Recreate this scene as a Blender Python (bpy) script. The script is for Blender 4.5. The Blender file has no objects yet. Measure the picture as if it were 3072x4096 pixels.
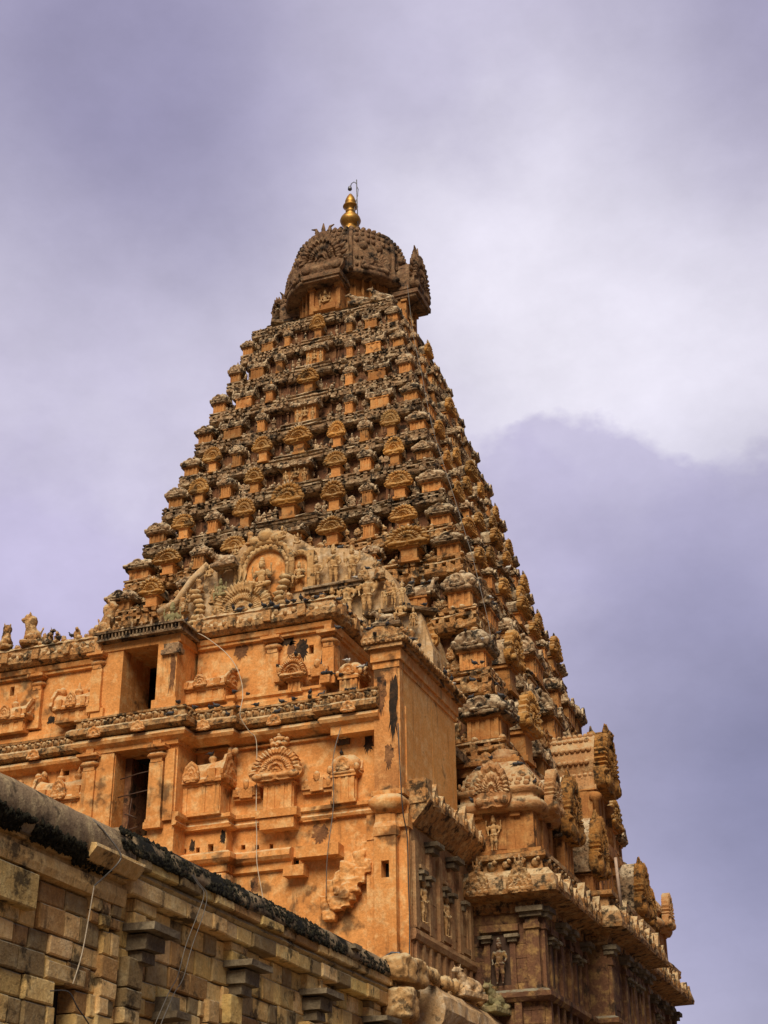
import bpy, bmesh, math, random
from mathutils import Vector, Matrix, noise as mnoise
R=math.radians; PI=math.pi
rnd=random.Random(7)
sc=bpy.context.scene
COL=sc.collection
CX,CY=-27.71,68.24          # tower axis
GZ=-1.6                     # ground level (the eye is at z=0)

# ------------------------------------------------------------------ mesh builder
class MB:
    def __init__(s): s.v=[]; s.f=[]; s.m=[]; s.t=[]; s.smooth=[]; s.tint=(1,1,1); s.mi=0; s.sm=False
    def add(s,vs,fs):
        o=len(s.v); s.v+=[tuple(p) for p in vs]
        for f in fs:
            s.f.append([i+o for i in f]); s.m.append(s.mi); s.t.append(s.tint); s.smooth.append(s.sm)
    def box(s,x0,x1,y0,y1,z0,z1,j=0.0,taper=0.0):
        q=lambda:rnd.uniform(-j,j) if j else 0
        if x0>x1:x0,x1=x1,x0
        if y0>y1:y0,y1=y1,y0
        tx=(x1-x0)*taper/2; ty=(y1-y0)*taper/2
        vs=[(x0+q(),y0+q(),z0+q()),(x1+q(),y0+q(),z0+q()),(x1+q(),y1+q(),z0+q()),(x0+q(),y1+q(),z0+q()),
            (x0+tx+q(),y0+ty+q(),z1+q()),(x1-tx+q(),y0+ty+q(),z1+q()),(x1-tx+q(),y1-ty+q(),z1+q()),(x0+tx+q(),y1-ty+q(),z1+q())]
        s.add(vs,[(3,2,1,0),(4,5,6,7),(0,1,5,4),(1,2,6,5),(2,3,7,6),(3,0,4,7)])
    def lathe(s,prof,n=12,cx=0,cy=0,sq=0.0,ph=0.0,j=0.0,sx=1,sy=1,smooth=True):
        old=s.sm; s.sm=smooth
        vs=[];fs=[];m=len(prof)
        for r,z in prof:
            for k in range(n):
                a=2*PI*(k+ph)/n; c,d=math.cos(a),math.sin(a)
                if sq: e=(abs(c)**sq+abs(d)**sq)**(-1/sq)
                else: e=1
                rr=r*e+(rnd.uniform(-j,j) if j else 0)
                vs.append((cx+rr*c*sx,cy+rr*d*sy,z+(rnd.uniform(-j,j)*.6 if j else 0)))
        for i in range(m-1):
            for k in range(n):
                a=i*n+k;b=i*n+(k+1)%n
                fs.append((a,b,b+n,a+n))
        fs.append(tuple(range(n))[::-1]); fs.append(tuple((m-1)*n+k for k in range(n)))
        s.add(vs,fs); s.sm=old
    def ell(s,c,r,n=8,m=6,j=0.0):
        pr=[(max(1e-3,math.cos(-PI/2+PI*i/m)),math.sin(-PI/2+PI*i/m)) for i in range(m+1)]
        pr[0]=(0.05,-1);pr[-1]=(0.05,1)
        o=len(s.v); s.lathe([(a,b) for a,b in pr],n,smooth=True)
        for i in range(o,len(s.v)):
            x,y,z=s.v[i]; s.v[i]=(c[0]+x*r[0]+rnd.uniform(-j,j),c[1]+y*r[1]+rnd.uniform(-j,j),c[2]+z*r[2]+rnd.uniform(-j,j))
    def sweep(s,path,prof,closed=False,step=0.0,j=0.0,cap=True,smooth=False):
        # path: xy list, outward = right-hand side of travel; prof: (out,z) list
        n=len(path); pts=[]
        def nrm(a,b):
            dx,dy=b[0]-a[0],b[1]-a[1]; l=math.hypot(dx,dy) or 1; return (dy/l,-dx/l)
        mit=[]
        for i in range(n):
            a=path[i-1] if (i>0 or closed) else None; c=path[(i+1)%n] if (i<n-1 or closed) else None
            b=path[i]
            n1=nrm(a,b) if a else nrm(b,c); n2=nrm(b,c) if c else n1
            k=1+n1[0]*n2[0]+n1[1]*n2[1]
            mit.append(((n1[0]+n2[0])/max(k,.3),(n1[1]+n2[1])/max(k,.3)))
        segs=n if closed else n-1
        for i in range(segs):
            a=path[i];b=path[(i+1)%n];ma=mit[i];mb=mit[(i+1)%n]
            L=math.hypot(b[0]-a[0],b[1]-a[1]); q=max(1,int(L/step)) if step else 1
            for k in range(q):
                t=k/q; pts.append((a[0]+(b[0]-a[0])*t,a[1]+(b[1]-a[1])*t,ma[0]+(mb[0]-ma[0])*t,ma[1]+(mb[1]-ma[1])*t))
        if not closed: pts.append((path[-1][0],path[-1][1],mit[-1][0],mit[-1][1]))
        N=len(pts); m=len(prof); vs=[]
        for (x,y,mx,my) in pts:
            for (o,z) in prof:
                q=o+(rnd.uniform(-j,j) if j else 0)
                vs.append((x+mx*q,y+my*q,z+(rnd.uniform(-j,j)*.5 if j else 0)))
        fs=[]
        for i in range(N if closed else N-1):
            for k in range(m-1):
                a=i*m+k; b=((i+1)%N)*m+k
                fs.append((a,b,b+1,a+1))
        if not closed and cap:
            fs.append(tuple(range(m))[::-1]); fs.append(tuple((N-1)*m+k for k in range(m)))
        old=s.sm; s.sm=smooth; s.add(vs,fs); s.sm=old
    def extr(s,poly,y0,y1,ax='y',j=0.0):
        # poly of (a,z); extruded along y ('y': a=x) or along x ('x': a=y)
        n=len(poly); vs=[]
        for d in (y0,y1):
            for a,z in poly: vs.append((a+rnd.uniform(-j,j),d,z+rnd.uniform(-j,j)) if ax=='y' else (d,a+rnd.uniform(-j,j),z+rnd.uniform(-j,j)))
        fs=[tuple(range(n)),tuple(range(2*n-1,n-1,-1))]+[(i,i+n,(i+1)%n+n,(i+1)%n) for i in range(n)]
        s.add(vs,fs)
    def tube(s,pts,r,n=6):
        pts=[Vector(p) for p in pts]; vs=[];N=len(pts)
        for i,p in enumerate(pts):
            d=(pts[min(i+1,N-1)]-pts[max(i-1,0)]).normalized()
            u=d.cross(Vector((0,0,1)));
            if u.length<1e-3:u=d.cross(Vector((1,0,0)))
            u.normalize(); w=d.cross(u)
            rr=r[i] if isinstance(r,(list,tuple)) else r
            for k in range(n):
                a=2*PI*k/n; vs.append(p+u*rr*math.cos(a)+w*rr*math.sin(a))
        fs=[(i*n+k,i*n+(k+1)%n,(i+1)*n+(k+1)%n,(i+1)*n+k) for i in range(N-1) for k in range(n)]
        fs+=[tuple(range(n))[::-1],tuple((N-1)*n+k for k in range(n))]
        old=s.sm;s.sm=True;s.add(vs,fs);s.sm=old
    def merge(s,mesh_mb,M):
        o=len(s.v); s.v+=[tuple(M@Vector(p)) for p in mesh_mb.v]
        for f,t,q in zip(mesh_mb.f,mesh_mb.t,mesh_mb.smooth): s.f.append([i+o for i in f]);s.m.append(s.mi);s.t.append(t);s.smooth.append(q)
    def mesh(s,name,mats,tint=False):
        me=bpy.data.meshes.new(name); me.from_pydata(s.v,[],s.f)
        for m in (mats if isinstance(mats,(list,tuple)) else [mats]): me.materials.append(m)
        me.polygons.foreach_set('material_index',s.m); me.polygons.foreach_set('use_smooth',s.smooth)
        if tint:
            ca=me.color_attributes.new('tint','FLOAT_COLOR','CORNER'); k=0; arr=[]
            for p,t in zip(me.polygons,s.t): arr+=list(t+(1.0,))*p.loop_total
            ca.data.foreach_set('color',arr)
        bm=bmesh.new(); bm.from_mesh(me); bmesh.ops.recalc_face_normals(bm,faces=bm.faces); bm.to_mesh(me); bm.free()
        me.update(); return me
    def obj(s,name,mats,parent=None,tint=False,**kw): return mko(name,s.mesh(name,mats,tint),parent,**kw)

def mko(name,me,parent=None,loc=None,rz=0,scale=None,**p):
    o=bpy.data.objects.new(name,me); COL.objects.link(o)
    if parent: o.parent=parent
    if loc: o.location=loc
    if rz: o.rotation_euler=(0,0,rz)
    if scale: o.scale=scale if isinstance(scale,(tuple,list)) else (scale,)*3
    for k,v in p.items(): o[k]=v
    return o
def empty(name,label,cat,loc=(0,0,0),rz=0,group=None):
    o=bpy.data.objects.new(name,None); COL.objects.link(o); o.location=loc; o.rotation_euler=(0,0,rz)
    o.empty_display_size=.2
    o['label']=label; o['category']=cat
    if group:o['group']=group
    return o
def remesh(mb,name,mat,vox):
    me=mb.mesh(name,mat); o=bpy.data.objects.new('tmp',me); COL.objects.link(o)
    m=o.modifiers.new('r','REMESH'); m.mode='VOXEL'; m.voxel_size=vox; m.use_smooth_shade=True
    s=o.modifiers.new('s','SMOOTH'); s.iterations=2; s.factor=.5
    dg=bpy.context.evaluated_depsgraph_get(); me2=bpy.data.meshes.new_from_object(o.evaluated_get(dg))
    bpy.data.objects.remove(o); me2.name=name
    me2.materials.clear(); me2.materials.append(mat)
    for p in me2.polygons:p.use_smooth=True
    return me2

# ------------------------------------------------------------------ materials
class NT:
    def __init__(s,name):
        s.mat=bpy.data.materials.new(name); s.mat.use_nodes=True; s.t=s.mat.node_tree; s.t.nodes.clear()
        s.out=s.n('ShaderNodeOutputMaterial'); s.b=s.n('ShaderNodeBsdfPrincipled'); s.l(s.b.outputs[0],s.out.inputs[0])
    def n(s,k,**p):
        x=s.t.nodes.new(k)
        for a,b in p.items(): setattr(x,a,b)
        return x
    def l(s,a,b): s.t.links.new(a,b)
    def noise(s,vec,scale,detail=4,rough=.6):
        x=s.n('ShaderNodeTexNoise'); x.inputs['Scale'].default_value=scale; x.inputs['Detail'].default_value=detail; x.inputs['Roughness'].default_value=rough
        s.l(vec,x.inputs['Vector']); return x.outputs['Fac']
    def mapr(s,v,a,b,c=0.,d=1.):
        x=s.n('ShaderNodeMapRange'); x.clamp=True
        s.l(v,x.inputs[0])
        for i,q in enumerate((a,b,c,d)): x.inputs[i+1].default_value=q
        return x.outputs[0]
    def math(s,op,a,b):
        x=s.n('ShaderNodeMath',operation=op)
        for i,q in enumerate((a,b)):
            if isinstance(q,(int,float)): x.inputs[i].default_value=q
            else: s.l(q,x.inputs[i])
        return x.outputs[0]
    def mix(s,f,a,b,mode='MIX'):
        x=s.n('ShaderNodeMix',data_type='RGBA',blend_type=mode)
        if isinstance(f,(int,float)): x.inputs[0].default_value=f
        else: s.l(f,x.inputs[0])
        for i,q in ((6,a),(7,b)):
            if isinstance(q,tuple): x.inputs[i].default_value=q+(1,) if len(q)==3 else q
            else: s.l(q,x.inputs[i])
        return x.outputs[2]

def stone(name,c0,c1,c2,stain=(.03,.026,.022),streak=.4,patch=.3,top=None,topamt=.8,mott=None,scale=1.0,bump=.5,tint=False,rough=.9,patch_scale=1.0,vary=0.0):
    m=NT(name); geo=m.n('ShaderNodeNewGeometry'); pos=geo.outputs['Position']
    n1=m.noise(pos,.55*scale,5); col=m.mix(m.mapr(n1,.35,.65),c0,c1)
    n2=m.noise(pos,2.3*scale,6,.65); col=m.mix(m.mapr(n2,.48,.68),col,c2)
    if tint:
        at=m.n('ShaderNodeAttribute',attribute_name='tint'); col=m.mix(1.0,col,at.outputs['Color'],'MULTIPLY')
    if mott:
        n5=m.noise(pos,4.5*scale,6,.7); col=m.mix(m.mapr(n5,.50,.60,0,.9),col,mott)
    n3=m.noise(pos,11*scale,5,.7); val=m.mapr(n3,.25,.75,.70,1.25)
    if vary: oi=m.n('ShaderNodeObjectInfo'); val=m.math('MULTIPLY',val,m.mapr(oi.outputs['Random'],0,1,1-vary,1+vary*.5))
    vv=m.n('ShaderNodeVectorMath',operation='SCALE'); m.l(col,vv.inputs[0]); m.l(val,vv.inputs['Scale']); col=vv.outputs[0]
    if top:
        sx=m.n('ShaderNodeSeparateXYZ'); m.l(geo.outputs['Normal'],sx.inputs[0])
        tm=m.math('MULTIPLY',m.mapr(sx.outputs['Z'],.1,.5),m.mapr(m.noise(pos,3.1*scale,5,.7),.38,.55))
        col=m.mix(m.math('MULTIPLY',tm,topamt),col,top)
    if streak:
        mp=m.n('ShaderNodeVectorMath',operation='MULTIPLY'); m.l(pos,mp.inputs[0]); mp.inputs[1].default_value=(3.2,3.2,.32)
        s1=m.mapr(m.noise(mp.outputs[0],1.0,5,.7),.56,.74); s2=m.mapr(m.noise(pos,.33,3),.42,.6)
        col=m.mix(m.math('MULTIPLY',m.math('MULTIPLY',s1,s2),streak),col,stain)
    if patch:
        p1=m.mapr(m.noise(pos,1.25*patch_scale,8,.68),.62-.14*patch,.68-.11*patch); col=m.mix(m.math('MULTIPLY',p1,min(1,.55+patch*.5)),col,stain)
    m.l(col,m.b.inputs['Base Color']); m.b.inputs['Roughness'].default_value=rough
    m.b.inputs['Specular IOR Level'].default_value=.2
    bp=m.n('ShaderNodeBump'); bp.inputs['Strength'].default_value=bump; bp.inputs['Distance'].default_value=.06
    m.l(m.math('ADD',n3,m.math('MULTIPLY',n2,1.5)),bp.inputs['Height']); m.l(bp.outputs[0],m.b.inputs['Normal'])
    return m.mat
def plain(name,c,rough=.6,metal=0.):
    m=NT(name); tc=m.n('ShaderNodeNewGeometry')
    n=m.mapr(m.noise(tc.outputs['Position'],9,4),.3,.7,.75,1.2)
    vv=m.n('ShaderNodeVectorMath',operation='SCALE'); vv.inputs[0].default_value=c; m.l(n,vv.inputs['Scale']); m.l(vv.outputs[0],m.b.inputs['Base Color'])
    m.b.inputs['Roughness'].default_value=rough; m.b.inputs['Metallic'].default_value=metal
    return m.mat

OCH=stone('ochre plaster',(.72,.335,.108),(.60,.250,.072),(.77,.48,.215),stain=(.05,.030,.018),streak=1.0,patch=.36,top=(.60,.46,.27),topamt=.9,bump=.4,patch_scale=.55)
PANEL=stone('light-lifted ochre plaster',(.80,.42,.14),(.72,.34,.10),(.84,.52,.23),stain=(.10,.05,.025),streak=.7,patch=.12,bump=.3,patch_scale=.6)  # paler plaster, raised further to put missing sunlight into the side panel
PIER=stone('stained pier plaster',(.62,.27,.085),(.44,.19,.065),(.70,.36,.14),stain=(.045,.030,.018),streak=1.0,patch=.62,top=(.42,.30,.17),topamt=.9,bump=.5,patch_scale=.45)
CARV=stone('carved ochre stucco',(.64,.29,.095),(.54,.22,.062),(.70,.42,.19),stain=(.05,.032,.02),streak=.5,patch=.36,top=(.60,.46,.27),topamt=.95,bump=.7,patch_scale=1.6)
NECK=stone('orange shrine plaster',(.62,.285,.088),(.42,.175,.055),(.56,.32,.13),streak=.8,patch=.45,bump=.4,stain=(.04,.024,.015),vary=.4)
GNECK=stone('ochre giant shrine plaster',(.44,.195,.06),(.31,.13,.046),(.50,.27,.10),streak=.9,patch=.5,bump=.5,stain=(.03,.02,.013))
LICH=stone('lichen grey stucco',(.43,.275,.155),(.29,.175,.095),(.60,.46,.29),stain=(.016,.013,.011),streak=.6,patch=.78,top=(.66,.54,.37),topamt=.95,mott=(.13,.088,.055),bump=1.0,patch_scale=1.9,vary=.35)
CORN=stone('weathered cornice stucco',(.56,.285,.105),(.42,.20,.072),(.62,.42,.21),stain=(.020,.017,.012),streak=.6,patch=.66,top=(.62,.48,.29),topamt=.95,mott=(.20,.12,.06),bump=1.0,patch_scale=1.5,vary=.15)
FANM=stone('golden plaque stucco',(.54,.262,.064),(.36,.165,.045),(.58,.35,.13),streak=.6,patch=.5,bump=.6,stain=(.035,.022,.013),top=(.42,.31,.17),topamt=.9,vary=.4)
FANG=stone('dull golden stucco',(.45,.21,.052),(.30,.135,.04),(.52,.30,.11),streak=.9,patch=.7,bump=.9,stain=(.028,.02,.013),mott=(.15,.085,.035),patch_scale=1.4)
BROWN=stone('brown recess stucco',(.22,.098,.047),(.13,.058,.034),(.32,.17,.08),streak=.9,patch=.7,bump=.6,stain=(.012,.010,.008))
DOME=stone('dome stucco',(.27,.155,.085),(.18,.10,.06),(.37,.245,.145),stain=(.016,.014,.014),streak=.9,patch=.68,mott=(.12,.08,.05),bump=1.0,patch_scale=.7)
BASE=stone('brown granite',(.20,.098,.050),(.11,.054,.034),(.36,.22,.085),stain=(.02,.016,.013),streak=.85,patch=.4,top=(.26,.25,.19),topamt=.9,bump=.6)
GRN=stone('yellow granite',(.80,.55,.24),(.62,.41,.175),(.84,.65,.34),stain=(.030,.024,.017),streak=1.0,patch=.55,top=(.36,.33,.25),topamt=.8,bump=.7,tint=True)
CAPS=stone('grey capital granite',(.20,.155,.10),(.12,.09,.06),(.30,.25,.17),streak=.3,patch=.4,bump=.6,top=(.30,.29,.22))
LIME=stone('pale lime plaster',(.62,.43,.24),(.50,.31,.15),(.66,.54,.38),stain=(.05,.038,.026),streak=.9,patch=.42,bump=.6)
STAT=stone('statue stucco',(.56,.335,.14),(.40,.22,.09),(.62,.44,.23),stain=(.03,.024,.017),streak=.6,patch=.5,top=(.54,.44,.27),bump=.5,patch_scale=2)
GREEN=stone('mossy statue stucco',(.30,.26,.13),(.22,.20,.10),(.42,.32,.17),streak=.5,patch=.3,bump=.5,patch_scale=2)
ROOFB=stone('black mossy plaster',(.36,.265,.165),(.24,.17,.105),(.52,.42,.25),stain=(.012,.013,.010),streak=.5,patch=1.15,bump=.8,patch_scale=.55)
NEARB=stone('grey weathered plaster',(.34,.25,.155),(.25,.18,.115),(.50,.39,.23),stain=(.02,.018,.013),streak=.7,patch=.5,bump=.7,patch_scale=.8)
DARK=plain('shade-black interior',(.012,.009,.007),.95)  # near-black stands in for shade inside openings, and backs the block joints
NICHE=plain('shaded niche granite',(.06,.032,.020),.95)  # darker copy of the base granite, painting shade into the niches
DKBROWN=plain('dark brown wall',(.10,.065,.04),.95)  # dark brown for the inner chamber and figure niche
BIRD=plain('dark slate feathers',(.035,.036,.045),.6)
BIRDW=plain('pale feathers',(.55,.54,.52),.6)
GOLD=plain('gilded copper',(.46,.25,.06),.48,.75)
METAL=plain('grey steel',(.18,.19,.22),.5,.5)
WCAB=plain('pale conduit plastic',(.55,.47,.36),.6)
GCAB=plain('grey cable',(.16,.15,.14),.6)
DCAB=plain('dark cable',(.05,.045,.045),.6)
IRON=plain('rusty iron',(.09,.05,.035),.7,.4)
POST=plain('pale weathered wood',(.40,.29,.22),.8)
GROUND=stone('brown paving',(.15,.105,.07),(.11,.08,.055),(.19,.14,.095),streak=0,patch=0,bump=.3)

# ------------------------------------------------------------------ carved units (local: x along the face, -y outwards, z up)
def fan_mb(w=1.,h=.85,th=.16,lob=11,rings=9,seg=72,relief=.10):
    mb=MB(); vs=[];fs=[]; zc=.34*h
    def rim(a):
        c,d=math.cos(a),math.sin(a)
        if d>=0:
            r=1/math.sqrt((c/(.5*w))**2+(d/(h-zc))**2)
            if a>R(4) and a<R(176):
                u=(a-R(4))/R(172)*lob; f=abs(math.sin(u*PI)); r*=.80+.23*f**.45
        else:
            r=1/((abs(c)/(.56*w))**4+(abs(d)/zc)**4)**.25
            r*=1-.10*max(0,math.cos((a+PI/2)*6))*(abs(c)<.5)
        return r
    T=[i/rings for i in range(rings+1)]; n=seg
    for t in T:
        for k in range(seg):
            a=-PI/2+2*PI*k/seg+.001; 
            if a>PI: a-=2*PI
            r=rim(a)*t; x=r*math.cos(a); z=zc+r*math.sin(a)
            up=math.sin(a)>-.15
            dep=.25*(1-t)
            if up:
                u=(a-R(4))/R(172)*lob
                if t>.70: dep+=.55*abs(math.sin(u*PI))**.7*(1 if t<.98 else .45)+.1
                elif t>.58: dep+=-.25
                elif t>.40: dep+=.40*abs(math.cos(u*PI*1.0))+.12
                elif t>.30: dep+=-.2
                elif t>.16: dep+=.40
                else: dep+=-.35
            else:
                dep+=.30+.35*math.cos(t*PI*3.2)*(1 if abs(math.cos(a))>.3 else .3)-.2*(t<.2)
            vs.append((x,-th-relief*dep,z))
    for i in range(rings):
        for k in range(n):
            fs.append((i*n+k,i*n+(k+1)%n,(i+1)*n+(k+1)%n,(i+1)*n+k))
    o=len(vs)
    for k in range(n):
        x,y,z=vs[rings*n+k]; vs.append((x*.97,0.0,z))
    for k in range(n):
        a=rings*n+k; b=rings*n+(k+1)%n; fs.append((a,b,o+(k+1)%n,o+k))
    mb.add(vs,fs); mb.add([vs[o+k] for k in range(n)],[tuple(range(n))])
    for sx in (-1,1): mb.ell((sx*w*.37,-th-relief*.3,h*.14),(w*.13,relief*.7,h*.10),8,5,.003)
    return mb
def crest_mb(w=.35,h=.3,d=.2):
    mb=MB()
    mb.ell((0,-d*.5,h*.22),(w*.42,d*.5,h*.28),8,6,.01*w/.35)
    for sx in (-1,1):
        mb.tube([(sx*w*.2,-d*.45,h*.2),(sx*w*.42,-d*.45,h*.5),(sx*w*.40,-d*.5,h*.78),(sx*w*.55,-d*.5,h*.9)],[w*.16,w*.13,w*.09,w*.02],6)
        mb.ell((sx*w*.16,-d*.8,h*.38),(w*.09,d*.2,h*.12),6,4)
    mb.tube([(0,-d*.4,h*.2),(0,-d*.42,h*.7),(.02*w,-d*.45,h*1.1)],[w*.2,w*.14,w*.02],6)
    return mb
def face_crest_mb(w,h,d):      # fanged mask with scrolls above a plaque
    mb=MB()
    for x,z,rx,rz_,y in [(0,.2,.30,.22,.5),(-.2,.16,.2,.16,.62),(.2,.16,.2,.16,.62),(0,.5,.22,.2,.5),(-.27,.5,.15,.2,.45),(.27,.5,.15,.2,.45),(-.13,.42,.08,.09,.8),(.13,.42,.08,.09,.8),(0,.34,.09,.08,.85),(-.36,.72,.10,.16,.4),(.36,.72,.10,.16,.4),(0,.82,.16,.18,.45),(-.17,.8,.09,.14,.4),(.17,.8,.09,.14,.4),(0,1.0,.08,.12,.4)]:
        mb.ell((x*w,-y*d*.8,z*h),(rx*w,d*.3,rz_*h),8,6,.012)
    mb.box(-w*.35,w*.35,-d*.6,0,-.05*h,.12*h,.01)
    return mb
def pot_mb(h=.4,r=.12):
    mb=MB()
    mb.lathe([(r*.5,0),(r*.62,h*.05),(r*.4,h*.10),(r*.95,h*.25),(r,h*.36),(r*.8,h*.48),(r*.35,h*.55),(r*.5,h*.60),(r*.38,h*.66),(r*.4,h*.72),(r*.18,h*.86),(.01,h)],10)
    return mb
def neck_mb(w,d,h,pil=True,j=.008):
    mb=MB(); mb.box(-w/2,w/2,-d/2,d/2,0,h,j)
    if pil:
        pw=w*.13
        for x in (-w/2+pw/2,-w*.17,w*.17,w/2-pw/2):
            mb.box(x-pw/2,x+pw/2,-d/2-.035,-d/2+.02,.04,h,j*.5)
        for y in (-d*.35,d*.35):
            mb.box(w/2-.02,w/2+.035,y-pw/2,y+pw/2,.04,h,j*.5); mb.box(-w/2-.035,-w/2+.02,y-pw/2,y+pw/2,.04,h,j*.5)
    mb.box(-w/2-.06,w/2+.06,-d/2-.06,d/2+.06,-.06,.05,j)
    mb.box(-w/2-.07,w/2+.07,-d/2-.07,d/2+.07,h-.08,h-.002,j)
    return mb
def kuta_roof_mb(w,h,j=.02,nasi=True):
    mb=MB(); r=w/2
    mb.lathe([(r*.80,-.04*h),(r*1.04,.0),(r*1.08,.10*h),(r*.97,.14*h),(r*.92,.2*h),(r*1.0,.30*h),(r*1.0,.5*h),(r*.88,.72*h),(r*.62,.9*h),(r*.3,.97*h),(r*.18,1.02*h)],20,sq=5,j=j,ph=.5)
    if nasi:
        f=fan_mb(w*.44,h*.62,.07,9,5,22,.04)
        for k in range(4):
            M=Matrix.Rotation(k*PI/2,4,'Z')@Matrix.Translation((0,-r*.97,.12*h)); mb.merge(f,M)
        for k in range(4):
            a=PI/4+k*PI/2; mb.ell((math.cos(a)*r*1.28,math.sin(a)*r*1.28,.25*h),(w*.10,w*.10,h*.2),6,5,.015)
        for k in range(14):
            a=rnd.uniform(0,2*PI); mb.ell((math.cos(a)*r*.95,math.sin(a)*r*.95,h*rnd.uniform(.25,.8)),(w*.07,w*.07,h*.08),5,4,.01)
    return mb
def shala_roof_mb(w,d,h,j=.02,horn=True):
    mb=MB(); poly=[]
    for k in range(11):
        a=PI*k/10; poly.append((-d/2*1.0*math.cos(a),h*.18+h*.62*math.sin(a)**.8))
    poly=[(-d/2*1.08,0),(-d/2*1.1,h*.10)]+poly+[(d/2*1.1,h*.10),(d/2*1.08,0)]
    n=len(poly); N=9; vs=[];fs=[]
    for i in range(N):
        t=i/(N-1)*2-1; sag=(abs(t)**3)*h*.16
        for (y,z) in poly:
            vs.append((t*w/2+rnd.uniform(-j,j)*.5,y+rnd.uniform(-j,j),z+sag*(z/h)+rnd.uniform(-j,j)))
    for i in range(N-1):
        for k in range(n): fs.append((i*n+k,i*n+(k+1)%n,(i+1)*n+(k+1)%n,(i+1)*n+k))
    fs+=[tuple(range(n)),tuple((N-1)*n+k for k in range(n))[::-1]]
    mb.add(vs,fs)
    f=fan_mb(w*.26,h*.72,.08,9,6,28,.05)
    mb.merge(f,Matrix.Translation((0,-d/2*1.06,.03*h)))
    for sx in (-.33,.33):
        mb.box(sx*w-w*.07,sx*w+w*.07,-d/2*1.12,-d/2*.9,.03*h,h*.45,j)
    if horn:
        g=fan_mb(d*1.15,h*1.15,.10,9,6,28,.05)
        for sx in (-1,1):
            mb.merge(g,Matrix.Translation((sx*(w/2+.01),0,-.02*h))@Matrix.Rotation(sx*PI/2,4,'Z'))
            mb.ell((sx*(w/2+.02),0,h*1.12),(.1*d,.16*d,h*.22),7,5,.012)
            mb.ell((sx*(w/2+.10*w),-.1*d,h*1.12),(.12*d,.09*d,h*.13),6,5,.012)
    return mb
# figures: unit height, facing -y
def capsule(mb,a,b,ra,rb,n=8):
    a=Vector(a);b=Vector(b); mb.tube([a,a.lerp(b,.5),b],[ra,(ra+rb)/2*1.04,rb],n); mb.ell(a,(ra,ra,ra),n,6); mb.ell(b,(rb,rb,rb),n,6)
def head(mb,c,s,crown=True):
    x,y,z=c
    mb.ell((x,y,z),(.062*s,.068*s,.080*s),10,8); mb.ell((x,y-.07*s,z-.005*s),(.013*s,.018*s,.024*s),6,5)
    mb.ell((x,y-.060*s,z-.042*s),(.026*s,.016*s,.010*s),6,4)
    for q in (-1,1): mb.ell((x+q*.066*s,y+.005*s,z-.01*s),(.016*s,.02*s,.036*s),6,5); mb.ell((x+q*.026*s,y-.060*s,z+.016*s),(.016*s,.012*s,.009*s),6,4)
    if crown: mb.lathe([(.070*s,z+.03*s),(.078*s,z+.06*s),(.060*s,z+.085*s),(.066*s,z+.12*s),(.046*s,z+.15*s),(.05*s,z+.17*s),(.022*s,z+.22*s)],10,x,y)
def hand(mb,p,d,s):
    p=Vector(p);d=Vector(d).normalized(); mb.ell(p+d*.02*s,(.024*s,.016*s,.028*s),6,5)
    side=d.cross(Vector((0,1,0)));
    if side.length<.1: side=Vector((1,0,0))
    side.normalize()
    for k in range(4):
        b=p+d*.035*s+side*(k-1.5)*.012*s; capsule(mb,b,b+d*(.035+.006*(k in(1,2)))*s+Vector((0,-.01*s,0)),.0075*s,.006*s,5)
    capsule(mb,p+side*.02*s,p+side*.042*s+d*.03*s,.008*s,.006*s,5)
def figure_mb(pose='stand',arms=4):
    mb=MB()
    if pose=='stand':
        hz=.48
        for q in (-1,1):
            capsule(mb,(q*.055,0,hz),(q*.068,-.012,.27),.070,.048); capsule(mb,(q*.068,-.012,.27),(q*.07,.0,.045),.047,.026); mb.ell((q*.075,-.04,.022),(.028,.062,.022),8,5)
    else:
        hz=.17
        capsule(mb,(.06,0,.15),(.24,-.10,.13),.075,.058); capsule(mb,(.24,-.10,.13),(.02,-.17,.06),.05,.032)
        capsule(mb,(-.06,0,.15),(-.20,-.15,.16),.075,.058); capsule(mb,(-.20,-.15,.16),(-.19,-.14,-.10),.05,.030); mb.ell((-.19,-.19,-.12),(.03,.06,.024),8,5)
        mb.ell((-.02,-.19,.05),(.055,.03,.024),6,5)
    mb.ell((0,0,hz),(.115,.085,.085),12,8); capsule(mb,(0,0,hz+.03),(0,.0,hz+.16),.082,.092,10); mb.ell((0,-.012,hz+.25),(.125,.082,.095),12,8)
    for q in (-1,1):
        sh=Vector((q*.135,0,hz+.30)); mb.ell(sh,(.050,.048,.046),8,6)
        el=Vector((q*.185,.0,hz+.15)); wr=Vector((q*.145,-.11,hz+.21 if q>0 else hz+.08)) if pose!='stand' else Vector((q*.155,-.08,hz+.04))
        capsule(mb,sh,el,.040,.033); capsule(mb,el,wr,.031,.021); hand(mb,wr,(0,-.3,.9 if q>0 else -.6),1.0)
        if arms>2:
            e2=Vector((q*.235,.03,hz+.21)); w2=Vector((q*.235,-.01,hz+.37)); capsule(mb,sh,e2,.036,.030); capsule(mb,e2,w2,.028,.019); hand(mb,w2,(0,0,1),1.0); mb.ell(w2+Vector((0,0,.09)),(.035,.02,.045),7,5)
    capsule(mb,(0,0,hz+.32),(0,-.005,hz+.385),.045,.040); head(mb,(0,-.01,hz+.45),1.0)
    for k in range(10):
        a=2*PI*k/10; mb.ell((.118*math.cos(a),.09*math.sin(a),hz+.015),(.03,.03,.016),5,4)
    return mb
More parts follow.
